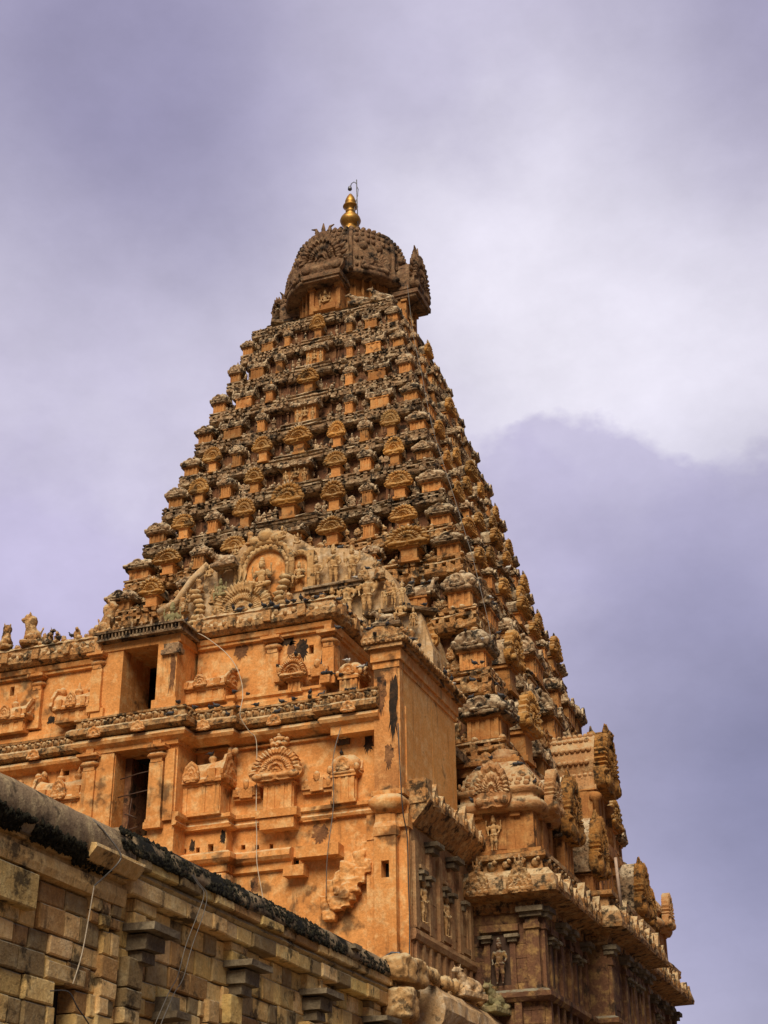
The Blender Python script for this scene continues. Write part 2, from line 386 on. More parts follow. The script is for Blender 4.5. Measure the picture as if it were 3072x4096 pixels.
def bull_mb():
    mb=MB() # lying bull, length ~1 along -x(head), unit
    mb.ell((.05,0,.24),(.42,.21,.22),14,9); mb.ell((-.22,0,.42),(.15,.11,.12),10,7); mb.ell((.34,0,.22),(.2,.22,.2),10,7)
    capsule(mb,(-.26,0,.36),(-.42,0,.52),.14,.10,10); mb.ell((-.50,0,.56),(.13,.085,.09),10,7); mb.ell((-.62,0,.52),(.07,.06,.06),8,6); mb.ell((-.33,0,.28),(.09,.06,.16),8,6)
    for q in (-1,1):
        capsule(mb,(-.45,q*.07,.63),(-.43,q*.11,.74),.022,.010,6); capsule(mb,(-.42,q*.09,.58),(-.38,q*.17,.56),.028,.012,6)
        capsule(mb,(-.2,q*.18,.12),(-.45,q*.16,.06),.075,.05); capsule(mb,(-.45,q*.16,.06),(-.3,q*.19,.04),.04,.04); capsule(mb,(.3,q*.2,.14),(.08,q*.24,.06),.1,.05)
    capsule(mb,(.52,0,.25),(.5,.15,.08),.03,.025,6)
    mb.box(-.55,.6,-.27,.27,-.1,.05)
    return mb
def lion_mb():
    mb=MB() # seated beast facing -x
    mb.ell((.12,0,.22),(.2,.17,.2),10,7); capsule(mb,(.05,0,.3),(-.1,0,.62),.17,.14,10); mb.ell((-.14,0,.80),(.14,.13,.15),10,8); mb.ell((-.27,0,.76),(.09,.08,.07),8,6); mb.ell((-.25,0,.68),(.07,.06,.03),8,5)
    for q in (-1,1):
        capsule(mb,(-.12,q*.1,.45),(-.16,q*.11,.06),.06,.045); mb.ell((-.21,q*.11,.04),(.08,.05,.04),6,5); mb.ell((.05,q*.16,.14),(.17,.08,.13),8,6); mb.ell((-.08,q*.11,.93),(.045,.03,.07),6,5); mb.ell((-.2,q*.07,.85),(.03,.03,.03),6,5)
    mb.ell((0,0,.70),(.16,.17,.2),10,7)
    capsule(mb,(.25,0,.2),(.34,0,.5),.04,.03,6); mb.box(-.32,.34,-.2,.2,-.08,.03)
    return mb
def bird_mb():
    mb=MB() # pigeon facing -x, unit length ~.33 m
    mb.ell((0,0,.11),(.12,.065,.068),10,8); mb.ell((-.07,0,.14),(.065,.052,.06),8,6); capsule(mb,(-.09,0,.16),(-.115,0,.205),.034,.026,8); mb.ell((-.125,0,.222),(.033,.027,.028),8,6); capsule(mb,(-.15,0,.218),(-.178,0,.212),.011,.006,6)
    mb.ell((.10,0,.10),(.10,.035,.022),8,5); mb.ell((.19,0,.085),(.07,.04,.014),8,5)
    for q in (-1,1): mb.ell((.02,q*.058,.125),(.125,.020,.05),8,6); capsule(mb,(-.01,q*.025,.06),(-.015,q*.025,.005),.009,.008,5); mb.ell((-.03,q*.025,.006),(.025,.010,.007),6,4)
    return mb
ME={}
ME['stand']=remesh(figure_mb('stand',4),'standing_figure',STAT,.014)
ME['stand2']=remesh(figure_mb('stand',2),'standing_figure',STAT,.014)
ME['seat']=remesh(figure_mb('seat',4),'seated_figure',STAT,.013)
ME['seatg']=ME['seat'].copy(); ME['seatg'].materials.clear(); ME['seatg'].materials.append(GREEN)
ME['bull']=remesh(bull_mb(),'bull',LIME,.022)
ME['bulld']=ME['bull'].copy(); ME['bulld'].materials.clear(); ME['bulld'].materials.append(LICH)
ME['lion']=remesh(lion_mb(),'lion',CORN,.022)
ME['bird']=remesh(bird_mb(),'pigeon',BIRD,.008)
ME['birdw']=ME['bird'].copy(); ME['birdw'].materials.clear(); ME['birdw'].materials.append(BIRDW)

def rough(me,amp,sc_,seed=0.):
    me.update()
    nn=[v.normal.copy() for v in me.vertices]
    for v,n in zip(me.vertices,nn):
        p=v.co*sc_+Vector((seed,seed*1.7,0)); v.co+=n*amp*(mnoise.noise(p)+.5*mnoise.noise(p*2.3)+.3*mnoise.noise(p*5.1))
    return me
for k_ in ('stand','stand2','seat','bull','lion'): rough(ME[k_],.014,9,3.1)
for a_,b_ in (('seatg','seat'),('bulld','bull')): 
    mt=ME[a_].materials[0]; ME[a_]=ME[b_].copy(); ME[a_].materials.clear(); ME[a_].materials.append(mt)
def variants(fn,n,name,mat): return [fn().mesh(name,mat) for _ in range(n)]
V={}
V['fan']=[rough(fan_mb(1.2*rnd.uniform(.9,1.06),.88*rnd.uniform(.9,1.1),.16,rnd.choice((9,11,13)),9,78,rnd.uniform(.08,.13)).mesh('plaque',FANM),.022,3.5,k*5.) for k in range(8)]
V['crest']=variants(lambda:crest_mb(.35*rnd.uniform(.8,1.3),.3*rnd.uniform(.6,1.2)),5,'crest',LICH)
V['pot']=[pot_mb().mesh('finial',LICH),pot_mb(.42,.15).mesh('finial',CORN)]
V['neckc']=variants(lambda:neck_mb(.80,.80,.66),3,'neck',NECK)
V['neckk']=variants(lambda:neck_mb(.50,.6,.70),3,'neck',NECK)
V['neckf']=variants(lambda:neck_mb(.50,.5,.60,False),2,'neck',NECK)
V['necks']=variants(lambda:neck_mb(1.15,.6,.62),2,'neck',NECK)
V['roofc']=variants(lambda:kuta_roof_mb(1.2,.66*rnd.uniform(.9,1.12),rnd.uniform(.015,.04)),7,'roof',LICH)
V['roofk']=variants(lambda:kuta_roof_mb(.88*rnd.uniform(.92,1.06),.56*rnd.uniform(.9,1.12),rnd.uniform(.012,.035)),7,'roof',LICH)
V['roofs']=variants(lambda:shala_roof_mb(1.55*rnd.uniform(.92,1.05),.7,.55*rnd.uniform(.9,1.1),rnd.uniform(.012,.03)),5,'roof',LICH)
pick=lambda k:rnd.choice(V[k])

def shrine(parent,kind,loc,rz,su,sz,ret=None):
    """one miniature shrine: body mesh is the part, roof / plaque / finials its sub-parts"""
    jz=rnd.uniform(.92,1.06); js=rnd.uniform(.90,1.07)
    S=(su*js,su*js,sz*jz); rz=rz+rnd.uniform(-.05,.05)
    if kind=='corner':
        o=mko('corner_shrine',pick('neckc'),parent,loc,rz,S); mko('roof',pick('roofc'),o,(0,0,.65)); mko('finial',pick('pot'),o,(0,0,1.28),0,rnd.uniform(.7,1))
    elif kind=='kuta':
        o=mko('square_shrine',pick('neckk'),parent,loc,rz,S); mko('roof',pick('roofk'),o,(0,0,.69)); mko('finial',pick('pot'),o,(0,0,1.22),0,rnd.uniform(.75,1.1))
    elif kind=='fan':
        o=mko('plaque_shrine',pick('neckf'),parent,loc,rz,S); mko('plaque',pick('fan'),o,(0,-.22,.56)); mko('crest',pick('crest'),o,(0,-.2,1.30)); 
        b=mko('vault',V['vault'][0],o,(0,.0,.56))
    else:
        o=mko('barrel_shrine',pick('necks'),parent,loc,rz,S); mko('roof',pick('roofs'),o,(0,0,.61))
        for x in (-.4,0,.4): mko('finial',V['pot'][0],o,(x,0,1.08),0,rnd.uniform(.75,1))
    return o
def vault_mb():
    mb=MB(); poly=[(.36*math.cos(a),.34+.40*math.sin(a)) for a in [R(-10+20*k) for k in range(11)]]+[(-.36,.05),(.36,.05)]
    mb.extr(poly,-.24,.55,'y',.012); return mb
V['vault']=[vault_mb().mesh('vault',LICH)]

# ------------------------------------------------------------------ the tower
tower=empty('temple_tower','tall stepped pyramid temple tower of ochre stucco crowned by a dome and golden finial','tower',(CX,CY,0))
TZ=[48.54,46.66,44.59,42.39,40.26,38.08,35.96,33.71,31.52,29.39,26.26,22.91,19.43]
TW=[4.35,4.79,5.31,5.95,6.47,7.01,7.57,8.21,8.80,9.42,10.16,10.90,11.60]
def ringpath(w,bays):
    """closed CCW rectilinear ring; bays: list of (s0,s1,off) on one side in units of w"""
    pts=[]
    side=[]
    cur=0
    for s0,s1,o in bays: side+= [(s0*w,o),(s1*w,o)]
    out=[]
    for k in range(4):
        a=k*PI/2; c,s=round(math.cos(a)),round(math.sin(a))
        for (t,o) in side:
            x,y=t,-(w+o); out.append((c*x-s*y,s*x+c*y))
    return out
BAYS=[(-1,-.80,0),(-.80,-.66,-.14),(-.66,-.30,-.02),(-.30,-.20,-.16),(-.20,.20,.12),(.20,.30,-.16),(.30,.66,-.02),(.66,.80,-.14),(.80,1,0)]
ORN=[MB() for _ in range(4)]
for i,m in enumerate(ORN):
    m.box(-.13,.13,-.12,.1,0,.26,.02); m.box(-.17,.17,-.15,.1,.24,.33,.02); m.lathe([(.12,.33),(.15,.40),(.05,.52),(.02,.62)],6,0,-.02,j=.01)
ORN2=[]
def _o(f): m_=MB(); f(m_); ORN2.append(m_)
_o(lambda m:(m.box(-.10,.10,-.10,.1,0,.34,.01),m.box(-.15,.15,-.15,.1,.32,.40,.015),m.lathe([(.15,.40),(.14,.5),(.06,.58),(.02,.68)],8,0,-.02,j=.01)))
_o(lambda m:(m.ell((0,-.04,.20),(.10,.09,.20),7,5,.01),m.ell((0,-.05,.46),(.065,.065,.09),6,5),m.lathe([(.06,.5),(.04,.58),(.01,.66)],6,0,-.05),m.ell((-.11,-.04,.28),(.04,.05,.12),5,4,.01),m.ell((.11,-.04,.28),(.04,.05,.12),5,4,.01)))
_o(lambda m:(m.box(-.06,.06,-.07,.1,0,.26,.008),m.merge(fan_mb(.34,.34,.09,7,4,24,.05),Matrix.Translation((0,-.06,.22))),m.ell((0,-.05,.58),(.05,.05,.06),5,4)))
_o(lambda m:(m.ell((-.03,-.02,.14),(.17,.10,.14),7,5,.015),m.ell((.13,-.06,.27),(.075,.07,.09),6,5,.01),m.box(-.16,.16,-.12,.1,-.02,.04,.01)))
def faceM(side):
    # 0 front (-y), 1 right (+x)
    return Matrix.Rotation(PI/2*side,4,'Z')
for i in range(13):
    z,w=TZ[i],TW[i]
    sp=(TZ[i+1]-z if i<12 else -3.6); sp=abs(sp); u=w/8.0; hz=sp/2.15
    path=ringpath(w,BAYS)
    c=MB(); h=.265*hz
    pr=[(-.9*u,-h*1.1),(-.30*u,-h*1.05),(-.12*u,-h*.95),(0,-h*.55),(.02,-.0),(-.26*u,.02),(-.26*u,h*.45),(.0,h*.5),(.0,h*.82),(-.20*u,h*.86),(-.20*u,h*1.2),(-.0*u,h*1.24),(-.0*u,h*1.5),(-.3*u,h*1.52),(-1.6*u,h*1.52)]
    c.sweep(path,pr,closed=True,step=.42*u+.05,j=.035*u+.01)
    # beads, heads and small horseshoe discs along the band, front and right
    for side in (0,1):
        M=faceM(side); n=int(2*w/(.34*u+.03))
        for k in range(n):
            s=-w+(k+.5)*2*w/n+rnd.uniform(-.05,.05)*u
            if rnd.random()<.85:
                b=MB(); b.box(s-.10*u,s+.10*u,-w-.04*u*rnd.random(),-w+.3*u,-.02,h*.5,.02*u); c.merge(b,M)
            if rnd.random()<.75:
                b=MB(); b.box(s-.09*u,s+.11*u,-w-.05*u*rnd.random(),-w+.3*u,h*.80,h*1.27,.025*u); c.merge(b,M)
            if rnd.random()<.3:
                b=MB(); b.ell((s,-w+.1*u,h*1.55),(.12*u,.12*u,.13*u),6,5,.02*u); c.merge(b,M)
        m=max(5,int(2*w/(1.25*u)))
        for k in range(m):
            s=-w*.93+k*2*w*.93/(m-1)+rnd.uniform(-.1,.1)
            b=fan_mb(.36*u,.36*u,.05,7,3,14,.03); c.merge(b,M@Matrix.Translation((s,-w-.02,-h*.95)))
    wl=MB(); wt=w-.62*u
    zb=(TZ[i+1]+.30*abs(hz)*1.3) if i<12 else 14.2
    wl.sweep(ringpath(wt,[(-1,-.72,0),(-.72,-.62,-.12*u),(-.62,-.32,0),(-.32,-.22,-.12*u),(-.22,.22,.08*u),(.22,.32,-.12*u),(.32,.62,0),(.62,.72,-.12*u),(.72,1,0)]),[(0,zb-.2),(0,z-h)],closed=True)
    # low parapet with ornaments standing on the ledge between the shrines
    for side in (0,1):
        M=faceM(side); wl2=wt+.22*u
        b=MB(); b.box(-wl2,wl2,-wl2,-wt+.1,zb-.05,zb+.42*hz,.02); b.box(-wl2-.05,wl2+.05,-wl2-.1*u,-wt,zb+.40*hz,zb+.52*hz,.03); wl.merge(b,M)
        n=int(2*wt/(.62*u))
        for k in range(n):
            s=-wt+(k+.5)*2*wt/n+rnd.uniform(-.08,.08)
            for (pw,ph_) in ((.07*u,zb),):
                b=MB(); b.box(s-pw,s+pw,-wt-.05*u,-wt+.05,zb,z-h*1.05,.01); b.box(s-pw*1.7,s+pw*1.7,-wt-.12*u,-wt+.05,z-h*1.55,z-h*1.2,.01); wl.merge(b,M)
            if rnd.random()<.75:
                wl.merge(rnd.choice(ORN),M@Matrix.Translation((s+.25*u,-wl2-.02,zb+rnd.uniform(.0,.3)*hz))@Matrix.Diagonal((u*.9,u*.9,hz*rnd.uniform(.8,1.2),1)))
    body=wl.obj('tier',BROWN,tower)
    c.v=[(x,y,zq+z) for x,y,zq in c.v]; c.obj('cornice',[LICH if i<8 else CORN],body)
    # shrines standing on the cornice of this tier (they belong to the storey above)
    if i==0: continue
    zz=z+h*1.5; wi=w-.50*u
    sz=abs(TZ[i-1]-z)/2.15; su=u*1.0
    orn=MB()
    for side in (0,1):
        rz=PI/2*side
        M=faceM(side)
        def at(s,out=0.): 
            p=M@Vector((s,-(wi+out),zz)); return (p.x,p.y,p.z)
        if i<=4: lay=[(-.70,'shala'),(-.42,'kuta'),(.42,'kuta'),(.70,'shala')]
        elif i==9: lay=[(-.77,'fan'),(-.55,'kuta'),(-.31,'fan'),(.31,'fan'),(.55,'kuta'),(.77,'bigfan')]
        elif i==10: lay=[(-.74,'shala'),(-.45,'kuta'),(.45,'kuta'),(.74,'shala')]
        elif i>=11: lay=[(-.74,'bigfan'),(-.42,'shala'),(.42,'shala'),(.74,'bigfan')]
        else: lay=[(-.77,'fan'),(-.55,'kuta'),(-.32,'fan'),(.32,'fan'),(.55,'kuta'),(.77,'fan')]
        W=wi
        occ=[(s_*W,.62*u if k_=='shala' else .36*u) for s_,k_ in lay]+[(0,.70*u),(W,.62*u),(-W,.62*u)]
        nn=int(2*W/(.29*u))
        for q_ in range(nn):
            s_=-W+(q_+.5)*2*W/nn+rnd.uniform(-.05,.05)*u
            inside=any(abs(s_-a_)<b_ for a_,b_ in occ)
            if not inside and rnd.random()<(.6 if i<=4 else .8): orn.merge(rnd.choice(ORN2),M@Matrix.Translation((s_,-(wi-rnd.uniform(.0,.16)*u),zz-.02))@Matrix.Diagonal((u*rnd.uniform(.7,1.0),u,sz*rnd.uniform(.6,1.0),1)))
            if rnd.random()<(.25 if i<=4 else .55): orn.merge(rnd.choice(ORN2),M@Matrix.Translation((s_+.1*u,-(wi-.30*u),zz+.35*sz))@Matrix.Diagonal((u*rnd.uniform(.9,1.3),u,sz*rnd.uniform(.9,1.3),1)))
        for s,k in lay:
            k2='fan' if k=='bigfan' else k; f=1.3 if k=='bigfan' else 1
            shrine(tower,k2,at(s*W,.14*u if k=='shala' else .22*u),rz,su*f,sz*f)
        # centre piece, alternating
        if i in (1,3,5,7,9) :
            o=shrine(tower,'fan',at(0,.25*u),rz,su*1.35,sz*1.15)
        elif i in (2,4,6,8):
            o=mko('deity_niche',neck_mb(1.5,.5,1.05,False).mesh('neck',NECK),tower,at(0,.1*u),rz,(su,su,sz))
            mko('deity_relief',ME['seat'],o,(0,-.32,.30),0,.95)
            for q in (-1,1): mko('attendant_relief',ME['stand2'],o,(q*.55,-.30,.02),0,.8)
            mko('canopy',shala_roof_mb(1.75,.8,.42).mesh('canopy',LICH),o,(0,-.05,1.04)); 
        else:
            shrine(tower,'shala',at(0,.2*u),rz,su*1.25,sz*1.1)
    orn.obj('ledge_ornaments',[CORN if i>7 else LICH],body,kind='stuff')
    cs=[(1,-1),(-1,-1),(1,1)]
    for (a,b) in cs:
        e=wi-.15*u
        shrine(tower,'corner',(a*e,b*e,zz),0 if b<0 else PI/2,su*1.12,sz*1.0)

# crown: platform, neck, dome, four gable plaques, bulls, finial
pl=MB(); pl.sweep(ringpath(3.75,[(-1,1,0)]),[(-3.7,48.6),(0.1,48.6),(.25,48.75),(.25,49.1),(.0,49.2),(-.1,49.5),(-3.7,49.5)],closed=True,step=.4,j=.03); pl.obj('platform',LICH,tower)
nk=MB(); nk.lathe([(3.05,49.4),(3.05,52.3)],8,ph=.5,smooth=False)
for k in range(40):
    a=2*PI*k/40; b=MB(); b.box(-.07,.07,-3.06,-2.7,49.5,52.2,.01); nk.merge(b,Matrix.Rotation(a,4,'Z'))
for k in range(4):
    b=MB(); b.box(-.95,.95,-3.75,-2.8,49.5,51.6,.01); b.box(-.95,-.68,-3.9,-3.6,49.5,51.5,.01); b.box(.68,.95,-3.9,-3.6,49.5,51.5,.01)
    b.box(-1.05,-.58,-3.98,-3.6,51.1,51.3,.01); b.box(.58,1.05,-3.98,-3.6,51.1,51.3,.01); b.box(-.7,.7,-3.95,-3.6,49.6,49.95,.02)
    nk.merge(b,Matrix.Rotation(k*PI/2,4,'Z'))
nko=nk.obj('dome_neck',GNECK,tower)
for k in range(2):
    a=k*PI/2; p=Matrix.Rotation(a,4,'Z')@Vector((0,-3.85,49.95)); mko('deity_relief',ME['seat'],nko,p,a,1.25)
dm=MB(); 
prof=[(3.0,52.2),(3.78,52.1),(3.88,52.32),(3.55,52.55),(3.46,53.3),(3.50,54.1),(3.46,54.8),(3.32,55.3),(3.1,55.75),(2.7,56.15),(2.2,56.5),(1.6,56.82),(1.0,57.02),(.5,57.12)]
dm.lathe(prof,48,sq=0,j=.05)
for k in range(8):   # ribs and scale rows, medallions
    a=PI/8+k*PI/4
    dm.tube([((r+.05)*math.cos(a),(r+.05)*math.sin(a),z) for r,z in prof[2:]],.14,6)
for zz,r0 in ((52.9,3.52),(53.5,3.52)):
    for k in range(64):
        a=2*PI*k/64; dm.ell((r0*math.cos(a),r0*math.sin(a),zz),(.12,.12,.14),5,4,.02)
for q,(r0,zz) in enumerate([(3.47,54.7),(3.34,55.2),(3.2,55.62),(2.85,56.0),(2.4,56.36),(1.9,56.66),(1.4,56.88),(.95,57.02)]):
    n=int(2*PI*r0/.34)
    for k in range(n):
        a=2*PI*(k+.5*(q%2))/n; dm.ell((r0*math.cos(a),r0*math.sin(a),zz),(.15,.15,.17),5,4,.015)
for k in range(8):
    a=PI/8+k*PI/4+PI/8*.9
    for da in (-.14,.14): dm.lathe([(.36,-.02),(.40,.1),(.30,.16),(.2,.12),(.1,.2)],12) if False else dm.ell((3.42*math.cos(a+da),3.42*math.sin(a+da),54.35),(.28,.28,.34),9,6,.02)
dome=dm.obj('dome',DOME,tower)
for k in range(8):
    a=k*PI/4; big=k%2==0
    g=MB(); 
    if big:
        f=fan_mb(2.5,2.75,.36,15,16,120,.20); g.merge(f,Matrix.Translation((0,-4.02,51.75)))
        for q in range(13):   # flame-like feathers round the edge
            t=R(-6+q*16); x=1.30*math.cos(t);z=52.75+1.72*math.sin(t); d=Vector((math.cos(t),0,math.sin(t)))
            p=Vector((x,-4.2,z)); g.tube([p-d*.2,p+d*.10,p+d*.30+Vector((0,0,.12))],[.16,.12,.03],6)
        g.ell((0,-4.1,54.55),(.5,.36,.34),9,7,.03)
        for q in (-1,1): g.tube([(q*.2,-4.1,54.6),(q*.42,-4.1,54.95),(q*.45,-4.15,55.15),(q*.72,-4.2,55.2)],[.18,.14,.09,.03],7)
        g.tube([(0,-4.1,54.6),(0,-4.1,55.1),(0.02,-4.15,55.5)],[.2,.13,.03],7)
        v=MB(); v.extr([(1.1*math.cos(t),52.8+1.5*math.sin(t)) for t in [R(-15+21*q) for q in range(11)]]+[(-1.1,51.9),(1.1,51.9)],-4.1,-2.6,'y',.03); g.merge(v,Matrix.Identity(4))
        g.box(-1.2,1.2,-4.5,-2.9,51.45,51.74,.02); g.box(-1.1,1.1,-4.38,-2.9,51.28,51.46,.02)
    else:
        f=fan_mb(1.7,1.5,.2,11,7,48,.14); g.merge(f,Matrix.Translation((0,-3.85,52.3)))
    M=Matrix.Rotation(a,4,'Z')@Matrix.Translation((0,-.2 if k==2 else -.15 if k==6 else -.1 if big else .2,0)); gg=MB()
    if k==6: M=M@Matrix.Translation((0,0,51.3*.28))@Matrix.Diagonal((1,1,.72,1))
    gg.merge(g,M)
    gg.obj('dome_gable' if big else 'dome_medallion',DOME,dome)
fn=MB(); fn.lathe([(.75,56.9),(.62,57.2),(.45,57.5),(.50,57.9),(.52,58.1),(.40,58.25),(.34,58.36),(.40,58.44),(.58,58.62),(.66,58.83),(.60,59.03),(.46,59.14),(.50,59.18),(.44,59.24),(.29,59.34),(.25,59.46),(.31,59.52),(.31,59.6),(.25,59.66),(.24,59.76),(.42,59.90),(.48,59.95),(.46,60.02),(.33,60.06),(.31,60.14),(.35,60.24),(.34,60.4),(.24,60.68),(.10,60.93),(.02,61.0)],28)
fn.obj('finial',GOLD,tower)
def bull(name,mesh,loc,rz,s,label,group=None): 
    o=mko(name,mesh,None,loc,rz,s); o['label']=label;o['category']='statue'
    if group:o['group']=group
    return o
bull('bull_statue',ME['bulld'],(CX+3.3,CY-3.3,49.6),R(35),1.35,'grey lichened bull lying at the near corner of the platform below the dome')
bull('bull_statue',ME['bulld'],(CX+2.0,CY-3.55,49.6),R(20),1.2,'small lichened bull lying on the dome platform right of the carved niche')
bull('bull_statue',ME['bulld'],(CX-3.3,CY-3.3,49.6),R(120),1.3,'weathered bull lying at the left corner of the platform below the dome')

# ------------------------------------------------------------------ great lower storey of the tower
def wring(w): return ringpath(w,[(-1,1,0)])
# plan of the base: right side with a projecting bay
def baseplan(o,bay=.86):
    h=13.0+o; y0=-h;y1=h
    return [(-h,-h),(h,-h),(h,62.5-CY-.0-o*.2),(h+bay,62.5-CY-o*.2),(h+bay,70.3-CY+o*.2),(h,70.3-CY+o*.2),(h,h),(-h,h)]
bw=MB(); bw.sweep(baseplan(0),[(-1.2,GZ-.2),(0,GZ-.2),(0,13.3)],closed=True); 
rows=[9.3]
basew=bw.obj('base_wall',BASE,tower)
pb=MB()
pb.sweep(baseplan(0),[(-.1,9.3),(.28,9.3),(.42,9.45),(.42,9.62),(.2,9.75),(-.1,9.75)],closed=True,step=1.0,j=.015)
pb.sweep(baseplan(0),[(-.1,7.6),(.30,7.6),(.45,7.95),(.3,8.3),(-.1,8.4)],closed=True,step=.6,j=.05)
pb.sweep(baseplan(0),[(-.1,5.0),(.7,5.0),(.8,5.6),(.5,6.2),(-.1,6.3)],closed=True,step=1,j=.02)
pb.obj('plinth_moulding',BASE,basew)
cb=MB()
cb.sweep(baseplan(0),[(-.2,12.55),(.12,12.6),(.15,12.95),(.35,13.0),(.98,13.12),(1.02,13.3),(.9,13.75),(.62,14.05),(.35,14.12),(.3,14.5),(.55,14.55),(.55,14.75),(.1,14.85),(-1.5,14.9)],closed=True,step=.5,j=.03)
for k in range(16):      # horseshoe plaques along the front of the cornice
    s=-12.6+k*1.68
    if s>8: cb.merge(fan_mb(.95,1.0,.10,11,6,36,.06),Matrix.Translation((s,-13.93,13.1)))
    if s>8: cb.merge(crest_mb(.4,.5,.25),Matrix.Translation((s,-13.8,14.05)))
s=-13.2; k=0
while s<13.6:            # leaf-shaped crests standing along the right-hand cornice edge
    off=.86 if (62.5-CY<s<70.3-CY) else 0
    b=MB(); hh=rnd.uniform(.6,1.2); b.extr([(-.30,0),(.30,0),(.33,.35*hh),(.2,.7*hh),(.05,1.0*hh),(-.12,.78*hh),(-.34,.4*hh)],-.16,.14,'y',.05); b.ell((0,-.16,.35*hh),(.17,.06,.22),7,5,.02)
    cb.merge(b,Matrix.Translation((13.86+off,s,13.2))@Matrix.Rotation(PI/2,4,'Z')); s+=rnd.uniform(.6,1.5); k+=1
for side in (0,1):       # frieze of beasts above the cornice
    for k in range(46):
        s=-13+k*.58
        if side==0 and s<7: continue
        off=.86 if (side==1 and 62.5-CY<s<70.3-CY) else 0
        b=MB(); b.ell((s,-13.36-off,14.34),(.2,.16,.2),6,5,.03); b.ell((s+.14,-13.5-off,14.44),(.1,.1,.1),5,4,.02); cb.merge(b,faceM(side))
cbo=cb.obj('base_cornice',CORN,tower)
def pilaster(s,side,face,z0=9.7,zc=12.2,pw=.42):
    M=faceM(side); b=MB(); b.box(s-pw/2,s+pw/2,-face-.16,-face+.1,z0,zc-.55,.008); b.box(s-pw*.62,s+pw*.62,-face-.24,-face+.1,zc-.62,zc-.42,.01); b.box(s-pw*.5,s+pw*.5,-face-.20,-face+.1,zc-.42,zc-.2,.01)
    b.box(s-pw*.35,s+pw*.35,-face-.25,-face+.1,zc+.18,12.7,.01); mb=MB(); mb.merge(b,M); o=mb.obj('pilaster',BASE,basew)
    return cap_part(M,s,face,[(pw*1.05,.48,zc-.02,zc+.17),(pw*.85,.34,zc-.2,zc-.03)])
def cap_part(M,s,face,slabs,mat=None):
    c=MB()
    for w_,o_,a_,b_ in slabs: c.box(s-w_,s+w_,-face-o_,-face+.1,a_,b_,.012)
    mc=MB(); mc.merge(c,M); return mc.obj('capital',mat or CAPS,basew)
pilaster(12.75,0,13.0,pw=.5,zc=12.55); pilaster(-12.7,1,13.0,pw=.45,zc=12.55)
for s in (-10.3,-9.0,-6.4): pilaster(s,1,13.0,pw=.4,zc=12.4)
for s in (62.8-CY,-2.9,-1.2,.5,70.0-CY): pilaster(s,1,13.86,pw=.42,zc=12.4)
for s in (3.2,5.2,7.2,9.2,11,12.7): pilaster(s,1,13.0,pw=.4,zc=12.4)
# niches with a hood between thin pilasters
def niche(s,side,face,w=.8,z0=9.95,h=1.7):
    M=faceM(side); b=MB()
    for q in (-1,1): b.box(s+q*w*.62-.11,s+q*w*.62+.11,-face-.12,-face+.1,z0-.1,z0+h,.008)
    b.box(s-w*.95,s+w*.95,-face-.20,-face+.1,z0+h+.25,z0+h+.5,.012); b.box(s-w*.8,s+w*.8,-face-.16,-face+.1,z0-.2,z0-.02,.01); mb=MB(); mb.merge(b,M); mb.obj('niche_frame',BASE,basew)
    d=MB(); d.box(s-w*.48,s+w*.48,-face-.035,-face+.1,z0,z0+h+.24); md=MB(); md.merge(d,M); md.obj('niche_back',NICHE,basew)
    for q in (-1,1): cap_part(M,s+q*w*.65,face,[(.27,.34,z0+h,z0+h+.12),(.18,.22,z0+h-.14,z0+h-.01)])
niche(11.45,0,13.0)
for s in (-11.5,-7.7): niche(s,1,13.0,.6)
niche(-2.05,1,13.86,.55); niche(-.35,1,13.86,.55); niche(4.2,1,13.0,.6); niche(8.2,1,13.0,.6)
# coursed blocks
for side,face,s0,s1 in ((0,13.0,10.0,13.0),(1,13.0,-13,62.5-CY),(1,13.86,62.5-CY,70.3-CY),(1,13.0,70.3-CY,13)):
    M=faceM(side); zz=6.4; pm=MB()
    while zz<12.5:
        hh=rnd.uniform(.38,.6); s=s0
        while s<s1-.05:
            ww=min(rnd.uniform(.6,1.3),s1-s)
            b=MB(); d=rnd.uniform(.005,.035); b.box(s+.010,s+ww-.010,-face-d,-face+.05,zz+.008,zz+hh-.008,.006); pm.merge(b,M); s+=ww
        zz+=hh
    pm.obj('stone_courses',BASE,basew)
for side,face,s0,s1 in ((0,13.0,10.0,13.0),(1,13.0,-13,62.5-CY),(1,13.86,62.5-CY,70.3-CY),(1,13,70.3-CY,13)):
    s=s0+.2; sl=MB()
    while s<s1-.2:
        b=MB(); b.box(s-.13,s+.13,-face-.26,-face+.1,8.4,9.3,.01); sl.merge(b,faceM(side)); s+=.95
    sl.obj('plinth_panels',BASE,basew,kind='stuff')
